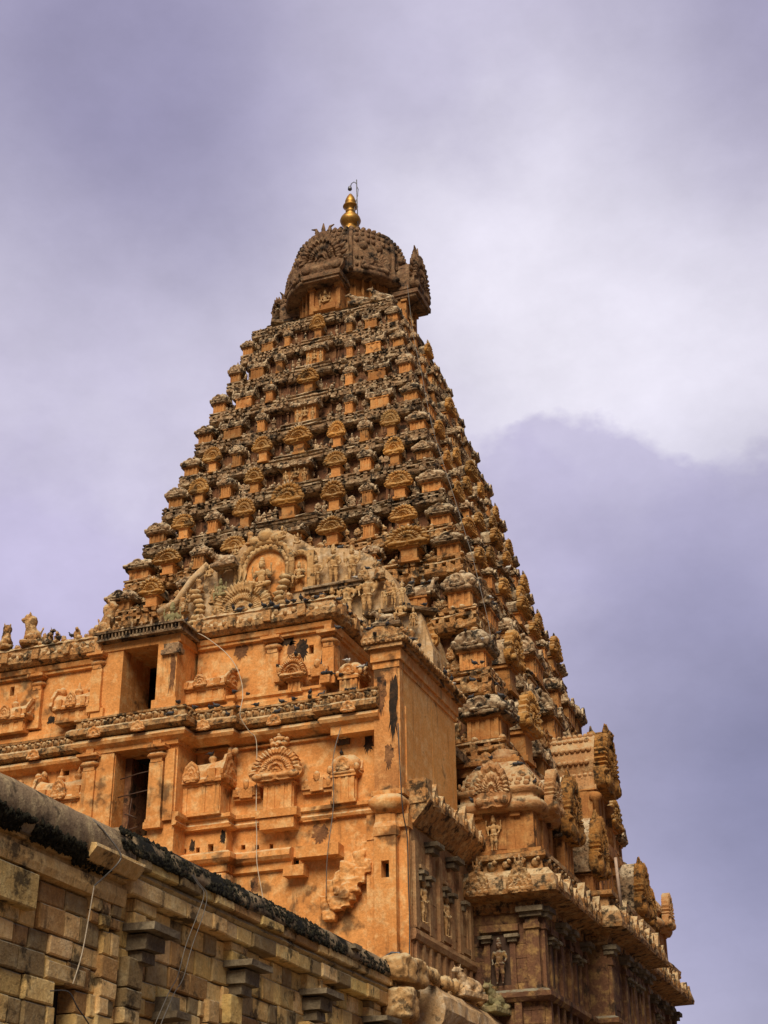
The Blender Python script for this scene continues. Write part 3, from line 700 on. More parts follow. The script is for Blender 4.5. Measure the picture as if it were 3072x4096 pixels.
# giant shrines on the base: corner shrines, plaques, central barrel vaults (front right part and right face)
SCA=stone('scaled roof stucco',(.50,.25,.10),(.38,.19,.085),(.55,.36,.18),stain=(.03,.025,.018),streak=.5,patch=.45,top=(.52,.40,.24),topamt=.9,bump=.8,patch_scale=1.3)
def giant_corner(x,y,rz):
    n=neck_mb(2.9,2.9,1.65,True,.012)
    for q in range(4):
        b=MB(); b.box(-.95,-.55,-1.62,-1.3,1.35,1.6,.01); b.box(.55,.95,-1.62,-1.3,1.35,1.6,.01); b.box(-.35,.35,-1.52,-1.4,.1,1.4,.01); n.merge(b,Matrix.Rotation(q*PI/2,4,'Z'))
    n.box(-1.75,1.75,-1.75,1.75,-.12,.02,.02)
    o=n.mesh('neck',GNECK); o=mko('corner_shrine',o,tower,(x,y,14.95),rz)
    r=MB(); r.lathe([(1.3,1.5),(1.80,1.55),(1.92,1.75),(1.82,1.98),(1.62,2.0),(1.60,2.30),(1.74,2.36),(1.74,2.5),(1.62,2.6),(1.42,3.15),(1.05,3.65),(.74,3.9),(.66,4.05)],28,sq=9,ph=.5,j=.015)
    for row in range(6):
        zz=2.62+row*.2; rr=1.66-.075*row-.018*row*row
        for q in range(4):
            M=Matrix.Rotation(q*PI/2,4,'Z'); m=8-row//2
            for k in range(m):
                s=(-1+(k+.5+.5*(row%2)*0)*2/m)*rr*.9; b=MB(); b.ell((s+(.1 if row%2 else 0),-rr*.99,zz),(.13,.07,.13),6,5,.005); r.merge(b,M)
    mko('roof',r.mesh('roof',SCA),o)
    for q in range(2):
        a=q*PI/2; p=Matrix.Rotation(a,4,'Z')@Vector((0,-1.75,1.62)); mko('plaque',fan_mb(1.35,1.9,.34,11,9,72,.16).mesh('plaque',SCA),o,p,a)
    cr=MB(); cr.lathe([(.62,4.0),(.7,4.15),(.5,4.3),(.55,4.45),(.2,4.6)],10,j=.05); mko('finial',cr.mesh('finial',SCA),o)
    return o
giant_corner(11.55,-11.55,0); giant_corner(11.55,11.55,PI/2); 
def giant_plaque(s,side,out,zb=14.9,w=2.3,h=3.1,nh=1.3):
    M=faceM(side); p=M@Vector((s,-out,zb)); rz=side*PI/2
    o=mko('plaque_shrine',neck_mb(w*.62,1.4,nh,True,.01).mesh('neck',GNECK),tower,p,rz)
    v=MB(); v.extr([(w*.42*math.cos(t),h*.42+h*.46*math.sin(t)) for t in [R(-20+22*q) for q in range(11)]]+[(-w*.44,.02),(w*.44,.02)],-.75,1.6,'y',.03); mko('vault',v.mesh('vault',LICH),o,(0,0,nh))
    mko('plaque',rough(fan_mb(w*.9,h*.9,.38,15,14,96,.22).mesh('plaque',FANG),.025,2.2,s),o,(0,-.72,nh-.1)); mko('crest',crest_mb(.8,.7,.5).mesh('crest',FANG),o,(0,-.7,nh+h*.74))
    return o
giant_plaque(-8.9,1,12.6); giant_plaque(6.4,1,12.3); giant_plaque(-5.6,1,12.9,zb=14.6,w=2.0,h=2.9,nh=.9)
giant_plaque(9.3,1,12.0,w=1.8,h=2.4)
def giant_barrel(s,side,out,zb):
    M=faceM(side); p=M@Vector((s,-out,zb)); rz=side*PI/2
    n=neck_mb(2.6,3.2,5.6,True,.012)
    for q in (-1.25,1.25): n.lathe([(.16,3.3),(.16,5.0),(.3,5.1),(.3,5.3),(.2,5.4)],8,q,-1.65)
    n.box(-1.7,1.7,-1.85,1.6,3.0,3.3,.02); n.box(-1.8,1.8,-1.95,1.6,2.6,3.0,.04)
    o=mko('barrel_shrine',n.mesh('neck',GNECK),tower,p,rz)
    v=MB(); v.extr([(1.32*math.cos(t),1.55+1.5*math.sin(t)) for t in [R(-25+23*q) for q in range(11)]]+[(-1.35,.05),(1.35,.05)],-1.75,2.2,'y',.02)
    for q in range(11):
        t=R(-30+24*q); 
        for k in range(9): v.ell((1.33*math.cos(t),-1.5+k*.26+.13*(q%2),1.55+1.5*math.sin(t)),(.13,.15,.13),5,4,.01)
    mko('vault',v.mesh('vault',SCA),o,(0,0,5.5))
    mko('plaque',rough(fan_mb(2.7,3.05,.5,17,14,110,.26).mesh('plaque',FANG),.03,2.0,4.),o,(0,-1.7,5.55)); mko('crest',crest_mb(1.0,.8,.6).mesh('crest',FANG),o,(0,-1.9,8.2))
    return o
giant_barrel(-.6,1,11.4,14.9)
# second-storey bays on the right face carrying figures
sb=MB()
for s in (-11.0,-8.4,-6.0,-3.6,2.2,4.6,7.2,9.8): 
    b=MB(); b.box(s-.18,s+.18,-12.35,-11.4,15.0,18.6,.01); b.box(s-.32,s+.32,-12.5,-11.4,17.9,18.1,.01); sb.merge(b,faceM(1))
for s in range(22):
    b=MB(); b.ell((-12+s*1.1,-12.1,18.9),(.22,.2,.26),6,5,.03); sb.merge(b,faceM(1))
b=MB(); b.box(-12.3,12.3,-12.15,-11,18.4,18.75,.02); b.box(-12.3,12.3,-12.4,-11,18.75,18.95,.02); sb.merge(b,faceM(1))
b=MB(); b.box(7.5,12.3,-12.15,-11,18.4,18.75,.02); b.box(7.5,12.4,-12.4,-11,18.75,18.95,.02); sb.merge(b,faceM(0))
sb.obj('storey_pilasters',GNECK,tower)
# white post leaning in the right-hand recess
pp=MB(); pp.tube([(-12.85,61.5,13.9),(-12.9,61.42,15.9)],.07,6); o=pp.obj('wooden_post',POST); o['label']='pale thin wooden post standing in the recess of the right tower face'; o['category']='post'

# ------------------------------------------------------------------ entrance hall (the ochre block in front of the tower)
hall=empty('entrance_hall','orange plastered two storey entrance hall with black doorways in front of the tower','building',(-27.7,48.6,0))
HO=Vector((-27.7,48.6,0))
def ho(mb,name,mat,parent=None,**k):     # world-built mesh hung under the hall (or one of its parts)
    par=parent or hall; off=HO if par is hall else Vector(par['_o'])
    mb.v=[(x-off[0],y-off[1],z-off[2]) for x,y,z in mb.v]
    o=mb.obj(name,mat,par,**k); 
    o['_o']=tuple(off) if par is hall else tuple(par['_o'])
    return o
def wall_holes(mb,x0,x1,z0,z1,y,th,holes,back=None):
    xs=sorted({x0,x1,*[h[0] for h in holes],*[h[1] for h in holes]}); zs=sorted({z0,z1,*[h[2] for h in holes],*[h[3] for h in holes]})
    xs=[x for x in xs if x0<=x<=x1]; zs=[z for z in zs if z0<=z<=z1]
    def inside(x,z): return any(h[0]<x<h[1] and h[2]<z<h[3] for h in holes)
    for i in range(len(xs)-1):
        for k in range(len(zs)-1):
            if not inside((xs[i]+xs[i+1])/2,(zs[k]+zs[k+1])/2): 
                a,b,c,d=xs[i],xs[i+1],zs[k],zs[k+1]; mb.add([(a,y,c),(b,y,c),(b,y,d),(a,y,d)],[(0,1,2,3)])
    for h in holes:
        a,b,c,d=h[:4]; t=h[4] if len(h)>4 else th
        mb.add([(a,y,c),(b,y,c),(b,y,d),(a,y,d),(a,y+t,c),(b,y+t,c),(b,y+t,d),(a,y+t,d)],[(0,1,5,4),(1,2,6,5),(2,3,7,6),(3,0,4,7)])
        if back is not None: back.add([(a,y+t,c),(b,y+t,c),(b,y+t,d),(a,y+t,d)],[(0,1,2,3)])
wl=MB(); dk=MB()
YM=48.6
vents=[(-24.01,-23.84,14.25,14.43,.4),(-23.44,-23.29,14.2,14.37,.4),(-22.87,-22.72,14.17,14.35,.4),(-21.9,-21.5,18.45,18.72,.6),(-22.04,-21.68,13.47,13.77,.5)]
wall_holes(wl,-26.0,-17.5,5,18.9,YM,.5,vents,dk)
wall_holes(wl,-38,-30.0,5,18.9,YM,.5,[(-31.9,-31.65,18.0,18.45,.5)],dk)
# bay right of the door
v2=[(-25.09,-24.86,14.16,14.44,.4),(-25.58,-25.42,14.17,14.36,.4),(-26.14,-25.97,14.17,14.36,.4),(-26.74,-26.56,14.18,14.38,.4)]
wall_holes(wl,-27.0,-24.35,5,15.2,48.05,.5,v2,dk); wl.add([(-24.35,48.05,5),(-24.35,48.7,5),(-24.35,48.7,15.2),(-24.35,48.05,15.2)],[(0,1,2,3)])
# door bay
wall_holes(wl,-30.05,-26.05,5,18.95,47.15,2.6,[(-28.70,-27.15,14.75,18.1,8.5)],dk)
for x in (-30.05,-26.05): wl.add([(x,47.15,5),(x,48.7,5),(x,48.7,18.95),(x,47.15,18.95)],[(0,1,2,3)])
# upper storey
wall_holes(wl,-38,-29.9,19.4,23.0,YM,.5,[(-34.85,-34.65,21.75,22.15,.4)],dk)
wall_holes(wl,-26.2,-20.6,19.4,23.0,YM,.5,[(-21.42,-21.22,21.55,21.92,.4)],dk)
wl.box(-20.8,-20.6,YM+.004,57.6,17,23.0); wl.box(-38,-20.8,57.4,57.6,5,23)
wl.box(-38,-37.9,48.7,57.4,5,23)
# upper doorway: piers, deep jambs and a back chamber open to the light
wl.box(-27.15,-26.30,47.1,49.3,19.55,22.3,.006); wl.box(-29.85,-28.72,47.15,49.3,19.55,22.3,.006); wl.box(-29.95,-26.2,47.1,49.3,22.3,22.62,.01)
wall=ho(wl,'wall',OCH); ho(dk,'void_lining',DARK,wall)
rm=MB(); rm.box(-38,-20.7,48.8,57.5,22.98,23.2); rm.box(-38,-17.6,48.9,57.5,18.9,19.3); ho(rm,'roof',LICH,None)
ch=MB(); ch.box(-29.9,-26.2,52.5,52.7,19.3,22.2); ch.box(-29.9,-29.7,49.3,52.5,19.3,22.3);ch.box(-26.4,-26.2,49.3,52.5,19.3,22.3); ch.box(-28.0,-27.2,50.2,51.0,19.3,21.0,.05); ch.ell((-27.6,50.2,21.3),(.35,.3,.35),8,6,.04); ho(ch,'inner_chamber',DKBROWN,wall)
dq=MB(); dq.box(-28.72,-28.69,48.5,55.5,14.7,18.1); dq.box(-27.16,-27.13,48.2,55.5,14.7,18.1); dq.box(-28.7,-27.15,48.2,55.5,14.74,14.77); dq.box(-28.7,-27.15,48.2,55.5,18.08,18.12); ho(dq,'passage_shade',DARK,wall)  # black sheets added so the passage reads as deep shade
dj=MB(); dj.box(-28.68,-28.42,47.9,49.6,14.75,18.08,.02); ho(dj,'door_jamb',BROWN,wall)
# window bars
br=MB(); br.tube([(-28.65,47.5,17.15),(-27.9,47.5,17.28),(-27.18,47.5,17.35)],.022); br.tube([(-28.75,47.5,16.45),(-27.16,47.5,16.62)],.022); br.tube([(-27.22,47.35,14.75),(-27.2,47.35,16.4)],.04); br.tube([(-28.3,47.6,14.8),(-28.15,47.6,16.4)],.018);br.tube([(-28.4,47.6,15.8),(-28.1,47.5,15.7),(-27.9,47.6,15.6)],.03);br.tube([(-28.5,47.5,15.1),(-27.8,47.55,15.25)],.02)
ho(br,'door_bars',IRON,wall)
# pilasters & capitals
def pil(x0,x1,z0,z1,y,yb=48.7,extra=()):
    mb=MB(); mb.box(x0,x1,y,yb,z0,z1,.006); w=x1-x0; m=(x0+x1)/2
    mb.box(x0-.07,x1+.07,y-.07,yb,z0-.02,z0+.22,.008); mb.box(x0-.03,x1+.03,y-.035,yb,z0+.2,z0+.34,.006)
    o=ho(mb,'pilaster',OCH,None); c=MB()
    c.box(m-w*.42,m+w*.42,y-.02,yb,z1,z1+.16,.006)
    c.lathe([(w*.45,z1+.14),(w*.66,z1+.20),(w*.72,z1+.27),(w*.62,z1+.34),(w*.45,z1+.36)],16,m,(y+.25),sq=5,ph=.5)
    c.box(m-w*.40,m+w*.40,y+.02,yb,z1+.34,z1+.46,.006)
    c.box(m-w*.80,m+w*.80,y-.26,yb,z1+.52,z1+.62,.012); c.box(m-w*.66,m+w*.66,y-.14,yb,z1+.44,z1+.52,.01)
    c.box(m-w*.30,m+w*.30,y-.05,yb,z1+.62,z1+1.05,.006); ho(c,'capital',CARV,o)
for a in ((-27.12,-26.55,14.95,17.45,46.95),(-30.0,-29.45,14.95,17.45,46.95),(-23.14,-22.63,20.15,21.75,48.40),(-20.78,-20.30,20.15,21.65,48.38,49),(-33.65,-33.2,20.1,21.75,48.4),(-30.0,-29.55,19.85,21.6,47.0),(-36.4,-35.9,20.1,21.75,48.4)): pil(*a)
def part(name,mat,*boxes):
    m_=MB()
    for b_ in boxes: m_.box(*b_,.008)
    return ho(m_,name,mat,wall)
part('door_pier',OCH,(-26.5,-26.1,47.02,48.7,15.2,17.9)); part('door_pier',OCH,(-29.45,-28.72,47.05,47.5,14.75,18.1)); part('lintel',OCH,(-30.1,-26.0,47.0,48.7,18.1,18.5))
part('capital',LICH,(-26.95,-26.1,46.95,47.3,21.75,21.95),(-26.85,-26.2,47.0,47.3,21.95,22.2)); part('plinth',OCH,(-27.25,-26.2,47.0,47.5,19.5,19.95)); part('plinth',OCH,(-29.9,-29.35,47.0,47.5,19.5,19.95))
# mouldings, lower storey
mo=MB()
P1=[(-38,48.55),(-30.1,48.55),(-30.1,47.05),(-26.0,47.05),(-26.0,48.0),(-24.3,48.0),(-24.3,48.5),(-18.6,48.5)]
mo.sweep(P1[3:],[(-.1,15.0),(.06,15.02),(.1,15.12),(.03,15.2),(.03,15.3),(.15,15.34),(.15,15.48),(-.1,15.52)],step=.8,j=.012)
mo.sweep([(-26.9,48.0),(-24.3,48.0),(-24.3,48.5),(-21.9,48.5)],[(-.1,13.3),(.05,13.35),(.05,13.62),(.2,13.68),(.30,13.8),(.28,14.0),(.12,14.1),(-.1,14.12)],step=.7,j=.015)
mo.sweep([(-26.9,48.0),(-24.33,48.0),(-24.33,48.5)],[(-.1,12.5),(.1,12.6),(.2,12.9),(.05,13.3),(-.1,13.3)],step=.7,j=.02)
mo.sweep([(-27.0,48.0),(-24.25,48.0),(-24.25,48.4)],[(-.1,14.92),(.16,14.95),(.17,15.02),(-.1,15.03)],step=.5,j=.015)
mo.box(-21.56,-19.93,48.0,48.7,13.56,13.98,.02); mo.box(-22.1,-21.3,48.15,48.7,13.0,13.38,.02)
mo.box(-23.2,-21.55,48.0,48.7,15.16,15.46,.012); mo.box(-23.05,-21.7,48.08,48.7,14.75,15.16,.012)
mo.box(-21.5,-20.2,48.45,48.7,14.98,15.2,.01)
# thin lines under the eaves
mo.sweep([(-24.3,48.52),(-20.3,48.52)],[(-.1,18.02),(.06,18.05),(.06,18.12),(-.1,18.15)]); mo.sweep([(-26.0,48.5),(-24.4,48.5)],[(-.1,18.1),(.08,18.12),(.08,18.2),(-.1,18.2)])
ho(mo,'mouldings',OCH,wall)
# middle cornice: rounded eave, lichen band, frieze of beasts
P2=[(-38,48.5),(-30.15,48.5),(-30.15,47.1),(-25.95,47.1),(-25.95,47.95),(-24.35,47.95),(-24.35,48.4),(-20.3,48.4),(-20.3,48.1),(-18.3,48.1)]
rl=MB(); rl.sweep(P2,[(-.15,18.2),(.05,18.25),(.30,18.38),(.36,18.5),(.30,18.62),(.12,18.7),(-.1,18.72)],step=.6,j=.012); rl.box(-20.25,-18.4,48.0,48.7,17.95,18.3,.01); ho(rl,'eave_roll',OCH,wall)
mc=MB(); mc.sweep(P2,[(-.1,18.68),(.35,18.72),(.52,18.8),(.52,18.98),(.42,19.08),(.25,19.1),(.22,19.42),(.30,19.44),(.30,19.52),(.05,19.56),(-.1,19.56)],step=.28,j=.022)
for a,b in zip(P2[:-1],P2[1:]):
    L=math.hypot(b[0]-a[0],b[1]-a[1]); n=int(L/.27); dx,dy=(b[0]-a[0])/L,(b[1]-a[1])/L
    for k in range(n):
        t=(k+.5)*L/n; x=a[0]+dx*t+dy*.24; y=a[1]+dy*t-dx*.24
        mc.ell((x,y,19.26+rnd.uniform(-.03,.03)),(.12,.12,.14),6,5,.02); mc.ell((x-dx*.05+dy*.1,y-dy*.05-dx*.1,19.33),(.06,.06,.06),5,4,.01)
ho(mc,'middle_cornice',CORN,wall)
for x,y in ((-29.4,46.55),(-27.5,46.55),(-25.2,47.4),(-22.5,47.9),(-19.4,47.6),(-33,48.0),(-36,48)):
    f=MB(); f.merge(fan_mb(.55,.42,.08,9,5,26,.04),Matrix.Translation((x,y+.06,18.62))); ho(f,'eave_plaque',CARV,wall)
mb2=MB(); mb2.sweep([(-38,48.55),(-30.1,48.55)],[(-.1,19.55),(.25,19.58),(.25,19.75),(.1,19.8),(.1,19.98),(-.1,20.05)],step=.8,j=.012)
mb2.sweep([(-26.2,48.2),(-24.4,48.2),(-24.4,48.45),(-20.6,48.45)],[(-.1,19.55),(.20,19.58),(.20,19.75),(.06,19.8),(.06,19.95),(.15,20.0),(.15,20.12),(-.1,20.15)],step=.8,j=.012); ho(mb2,'upper_base_moulding',OCH,wall)
# top cornice
P3=[(-26.15,48.5),(-20.55,48.5),(-20.55,57.5)]
tm=MB(); tm.sweep(P3,[(-.1,22.35),(.06,22.38),(.06,22.5),(.14,22.52),(.2,22.7),(.1,22.75),(-.1,22.75)],step=.8,j=.012); tm.sweep([(-38,48.5),(-29.9,48.5)],[(-.1,22.35),(.06,22.38),(.06,22.5),(.14,22.52),(.2,22.7),(.1,22.75),(-.1,22.75)],step=.8,j=.012); ho(tm,'eave_moulding',OCH,wall)
tc=MB()
for PP in (P3,[(-38,48.5),(-29.9,48.5)]):
    tc.sweep(PP,[(-.1,22.74),(.30,22.78),(.44,22.9),(.46,23.12),(.34,23.28),(.28,23.5),(.34,23.56),(.2,23.72),(-.35,23.75),(-.4,23.1)],step=.25,j=.035)
    for a,b in zip(PP[:-1],PP[1:]):
        L=math.hypot(b[0]-a[0],b[1]-a[1]); n=int(L/.36); dx,dy=(b[0]-a[0])/L,(b[1]-a[1])/L
        for k in range(n):
            t=(k+.5)*L/n; o=.40; x=a[0]+dx*t+dy*o; y=a[1]+dy*t-dx*o
            tc.ell((x,y,23.2+rnd.uniform(-.06,.06)),(.12,.12,.15),6,5,.025)
            if k%4==0: tc.box(x-.16,x+.16,y-.16,y+.16,22.95,23.4,.03)
            if rnd.random()<.5: tc.ell((x-dy*.2,y+dx*.2,23.7),(.14,.14,.13),6,5,.03)
for k in range(26):
    x=-37.6+k*.31
    if rnd.random()<.35: continue
    hh=rnd.uniform(.12,.34); tc.ell((x,48.35,23.74+hh*.5),(rnd.uniform(.09,.17),.13,hh),7,5,.03)
    if rnd.random()<.5: tc.ell((x+.06,48.2,23.8+hh),(.08,.08,.09),6,5,.015)
for k in range(5): tc.ell((-31.0+k*.2,48.35,23.85+k*.11),(.16,.14,.2),7,5,.03)
ho(tc,'top_cornice',CORN,wall)
ds=MB(); ds.box(-29.75,-26.0,46.75,49.2,22.62,22.72,.012); ds.box(-29.7,-26.05,46.95,49.2,22.72,22.92,.01); ds.box(-29.8,-25.95,46.7,49.2,22.92,23.02,.014)
for k in range(24): ds.box(-29.7+k*.155,-29.7+k*.155+.06,46.74,46.95,22.70,22.94,.006)
ho(ds,'dentil_slab',LICH,wall)
# aedicules in relief on the facade
SH=dict(shala=lambda w,d,h:shala_roof_mb(w,d,h,.015))
def aedicule(kind,x,y,z0,zr,z1,wn,wr,pots=(),horn=True,mat=None):
    d=1.0
    n=neck_mb(wn,d,zr-z0,True,.006); o=n.mesh('neck',OCH); nm={'shala':'barrel_aedicule','kuta':'square_aedicule','fan':'plaque_aedicule'}[kind]
    o=mko(nm,o,hall,(x-HO.x,y+.5-HO.y,z0))
    h=z1-zr
    if kind=='shala': mko('roof',shala_roof_mb(wr,1.25,h,.014,horn).mesh('roof',mat or CARV),o,(0,0,zr-z0))
    elif kind=='kuta': mko('roof',kuta_roof_mb(wr,h,.014).mesh('roof',CARV),o,(0,0,zr-z0))
    else: mko('plaque',fan_mb(wr,h,.30,17,13,100,.13).mesh('plaque',CARV),o,(0,-.45,zr-z0)); mko('crest',face_crest_mb(wr*.45,h*.55,.5).mesh('crest',CARV),o,(0,-.3,zr-z0+h*.90))
    for p in pots: mko('finial',pot_mb(.62,.17).mesh('finial',CARV),o,(p,0,zr-z0+h*.78))
    return o
aedicule('shala',-25.65,47.75,15.5,16.65,17.75,2.2,2.45,(-.5,.5))
aedicule('fan',-22.38,48.15,15.45,16.5,17.72,1.12,1.92)
aedicule('kuta',-19.83,48.25,15.5,16.5,17.35,.86,1.15)
aedicule('shala',-31.4,47.8,15.5,16.7,17.8,2.1,2.3,(-.4,.4)); aedicule('shala',-35.3,48.2,15.5,16.7,17.8,2.2,2.4,(-.4,.4))
aedicule('shala',-25.6,47.95,19.98,20.5,21.15,1.9,2.1,(-.4,))
aedicule('shala',-31.3,47.9,20.0,20.45,21.35,1.4,1.65,(-.1,.5)); aedicule('shala',-34.5,48.1,20.0,20.45,21.3,1.6,1.9,(0,))
aedicule('fan',-21.85,48.25,20.0,20.45,21.2,.5,1.05)
aedicule('kuta',-19.7,48.4,19.6,20.3,21.0,.7,1.0); 
def hara(x0,x1,z0,z1,y):
    ha=MB()
    ha.box(x0,x1,y,48.7,z0,z0+(z1-z0)*.25,.012); ha.box(x0,x1,y-.08,48.7,z0+(z1-z0)*.25,z0+(z1-z0)*.75,.015)
    n=int((x1-x0)/.28)
    for k in range(n): ha.ell((x0+(k+.5)*(x1-x0)/n,y-.05,z0+(z1-z0)*.6),(.13,.08,(z1-z0)*.32),6,5,.015)
    m=(x0+x1)/2; ha.ell((m,y-.1,z1),(.13,.1,.2),7,5,.015); ha.box(m-.25,m+.25,y-.12,48.7,z0+.05,z1-.08,.015); ho(ha,'balustrade_band',CARV,wall)
hara(-24.3,-23.2,16.05,16.6,48.4); hara(-21.5,-20.3,15.98,16.58,48.4); hara(-21.3,-20.5,20.4,20.95,48.3); hara(-22.6,-22.3,20.4,20.9,48.3); hara(-36.4,-33.6,20.4,20.95,48.4); hara(-34.2,-32.6,16.0,16.6,48.4)
part('ledge_block',CARV,(-20.75,-20.35,48.1,48.7,20.1,20.4))
nf=MB(); nf.box(-20.2,-19.7,48.5,48.7,17.72,18.5,.01); nfo=ho(nf,'figure_niche',DKBROWN,wall); mko('deity_relief',ME['seat'],nfo,(-19.95-HO.x,48.45-HO.y,17.85),0,.75)
# broken corbelled masonry
cs=MB()
for x0,x1,z0,z1,d in [(-20.75,-20.3,11.6,12.25,.18),(-20.5,-20.0,11.9,12.75,.28),(-20.2,-19.7,12.2,13.0,.36),(-19.9,-19.35,12.45,13.3,.40),(-19.5,-19.0,12.8,13.65,.36),(-19.2,-18.78,13.1,14.0,.26),(-19.95,-19.55,12.0,12.5,.52),(-19.65,-19.25,12.2,12.7,.48),(-19.35,-19.0,12.5,13.0,.44),(-19.1,-18.8,12.85,13.3,.36),(-20.3,-19.85,11.65,12.1,.5),(-20.6,-20.15,11.3,11.7,.42),(-19.9,-19.6,11.75,12.05,.42),(-19.6,-19.4,11.95,12.25,.38)]:
    cs.box(x0,x1,48.6-d,48.75,z0,z1,.03,.04)
me_=rough(remesh(cs,'corbelled_masonry',OCH,.035),.07,3.0,2.); me_.transform(Matrix.Translation(-HO)); mko('corbelled_masonry',me_,wall)
cs=MB()

BLACKST=stone('black mildew',(.035,.024,.018),(.02,.016,.013),(.10,.055,.03),streak=0,patch=0,bump=.6,scale=1.5)
PEEL=stone('exposed brown masonry',(.22,.10,.045),(.12,.058,.03),(.36,.17,.07),stain=(.02,.015,.012),streak=.6,patch=.7,bump=.8)
sr=random.Random(21)
def stain(parent,root,org,x0,x1,z0,z1,y,mat,drip=True):
    pts=[];n=44; sd=sr.uniform(0,50); cx_,cz_=(x0+x1)/2,(z0+z1)/2
    for k in range(n):
        t=2*PI*k/n; c_,s_=math.cos(t),math.sin(t)
        r=.78+.34*mnoise.noise(Vector((c_*1.3+sd,s_*1.3,sd)))+.30*mnoise.noise(Vector((c_*4+sd,s_*4,sd*2)))
        if s_<-.2 and drip: r*=1+.28*math.sin(k*2.4+sd)
        e=(abs(c_)**3+abs(s_)**3)**(-1/3)
        pts.append((cx_+c_*e*r*(x1-x0)/2,cz_+s_*e*r*(z1-z0)/2))
    m_=MB(); m_.extr(pts[::-1],y-.007,y+.02,'y'); m_.v=[(a-org.x,b-org.y,c-org.z) for a,b,c in m_.v]; m_.obj('plaster_stain',mat,parent)
for a in ((-22.35,-21.95,21.35,22.3,48.6,PEEL),(-21.95,-21.35,21.2,22.35,48.6,BLACKST),(-19.2,-18.8,17.2,18.2,48.6,BLACKST),(-25.85,-25.6,14.16,14.75,48.05,BLACKST),(-24.6,-24.36,14.3,14.95,48.05,BLACKST),(-20.95,-20.65,20.6,21.7,48.6,PEEL),(-22.9,-21.9,22.0,22.5,48.6,BLACKST),(-24.6,-24.0,21.7,22.5,48.6,PEEL),(-32.9,-32.5,20.2,20.6,48.6,BLACKST),(-21.3,-20.4,14.1,14.9,48.6,PEEL),(-23.6,-23.2,12.6,13.2,48.6,PEEL),(-26.6,-26.33,20.0,22.0,47.1,PEEL),(-29.85,-29.6,20.5,22.2,47.15,PEEL),(-19.9,-19.3,18.25,18.75,48.6,PEEL)):
    stain(wall,hall,HO,*a)
# gable of the hall against the tower front
ga=MB(); out=[(-33.0,24.2),(-32.6,28.25),(-31.7,28.7),(-30.9,29.75),(-30.1,30.4),(-28.9,30.5),(-28.2,31.2),(-27.2,31.6),(-26.3,31.5),(-25.5,30.9),(-24.7,30.3),(-22.9,29.9),(-21.9,29.4),(-20.9,28.2),(-20.3,26.6),(-19.6,26.2),(-19.1,24.4),(-19.1,20),(-33,20)]
ga.extr(out,56.5,60.0,'y',.04); gab=ho(ga,'gable',LIME)
gd=MB()
gd.sweep([(-22.1,56.5),(-20.2,56.4),(-19.2,57.2)],[(-.3,26.25),(.45,26.28),(.5,26.42),(.1,26.55),(-.3,26.6)],step=.4,j=.03); gd.box(-24.9,-22.2,55.95,56.6,27.75,27.95,.03); gd.box(-25.0,-22.1,55.85,56.6,27.95,28.05,.03); gd.box(-24.6,-22.6,56.0,56.6,26.0,26.2,.03)
ho(gd,'ledges',LICH,gab)
na=MB()   # arch of the great niche and of the small one beside it
def arch(mb,x,z,r,hh,y,th,n=14):
    pts=[(x-r,y,z)]+[(x-r*math.cos(PI*k/n),y,z+hh+r*math.sin(PI*k/n)) for k in range(n+1)]+[(x+r,y,z)]
    mb.tube(pts,th,6)
    for p in pts[1:-1]: mb.ell((p[0],p[1]-.05,p[2]+.05),(th*.85,th*.8,th*.85),6,5,.03)
arch(na,-27.05,28.35,1.12,1.15,56.3,.14); arch(na,-27.05,28.35,1.32,1.25,56.25,.17); arch(na,-25.35,28.4,.5,1.15,56.3,.12); arch(na,-29.0,28.4,.42,1.2,56.3,.12)
na.box(-24.85,-24.55,56.05,56.7,28.0,30.0,.015); na.ell((-27.05,56.2,31.2),(.45,.3,.35),8,6,.04)
for sx in (-1,1): na.ell((-27.05+sx*.6,56.2,31.0),(.35,.25,.28),7,5,.04)
ho(na,'niche_arch',STAT,gab)
nb=MB(); nb.extr([(-28.15+.02,28.1)]+[(-27.05-1.1*math.cos(PI*k/12),29.5+1.1*math.sin(PI*k/12)) for k in range(13)]+[(-25.95,28.1)],56.40,56.6,'y'); nb.extr([(-25.84,28.2)]+[(-25.35-.48*math.cos(PI*k/10),29.5+.48*math.sin(PI*k/10)) for k in range(11)]+[(-24.87,28.2)],56.42,56.6,'y'); ho(nb,'niche_back',OCH,gab)
ks=MB(); ks.merge(fan_mb(3.1,2.2,.30,23,18,150,.16),Matrix.Translation((-28.1,56.35,26.75)))
for q in (-1,1): [ks.ell((-28.2+q*(2.15+.16*math.sin(k)),55.95,26.7+k*.26),(.30,.24,.15),7,5,.03) for k in range(9)]
rough(ho(ks,'great_plaque',STAT,gab).data,.05,2.5)
rf=MB(); rf.tube([(-32.5,56.2,28.2),(-31.6,56.2,28.55),(-30.8,56.2,29.6),(-30.0,56.2,30.25)],.18,6); ho(rf,'scroll_band',LIME,gab)
GO=HO
def gfig(mesh,x,y,z,s,name='deity_relief'): return mko(name,mesh,gab,(x-GO.x,y-GO.y,z),rnd.uniform(-.1,.1),s)
gfig(ME['seat'],-27.15,56.1,28.35,2.05); gfig(ME['seat'],-25.35,56.25,28.6,1.2,'attendant_relief'); gfig(ME['seatg'],-29.2,56.0,28.3,1.2,'attendant_relief'); gfig(ME['seat'],-30.8,56.1,28.3,1.0,'attendant_relief')
gfig(ME['seat'],-31.0,55.8,26.6,1.2,'attendant_relief'); gfig(ME['bulld'],-29.0,55.9,29.9,1.1,'beast_relief'); gfig(ME['lion'],-25.7,56.0,26.9,1.2,'beast_relief'); gfig(ME['lion'],-26.6,55.8,26.6,1.0,'beast_relief')
gfig(ME['seat'],-24.6,55.8,26.0,1.3,'attendant_relief')
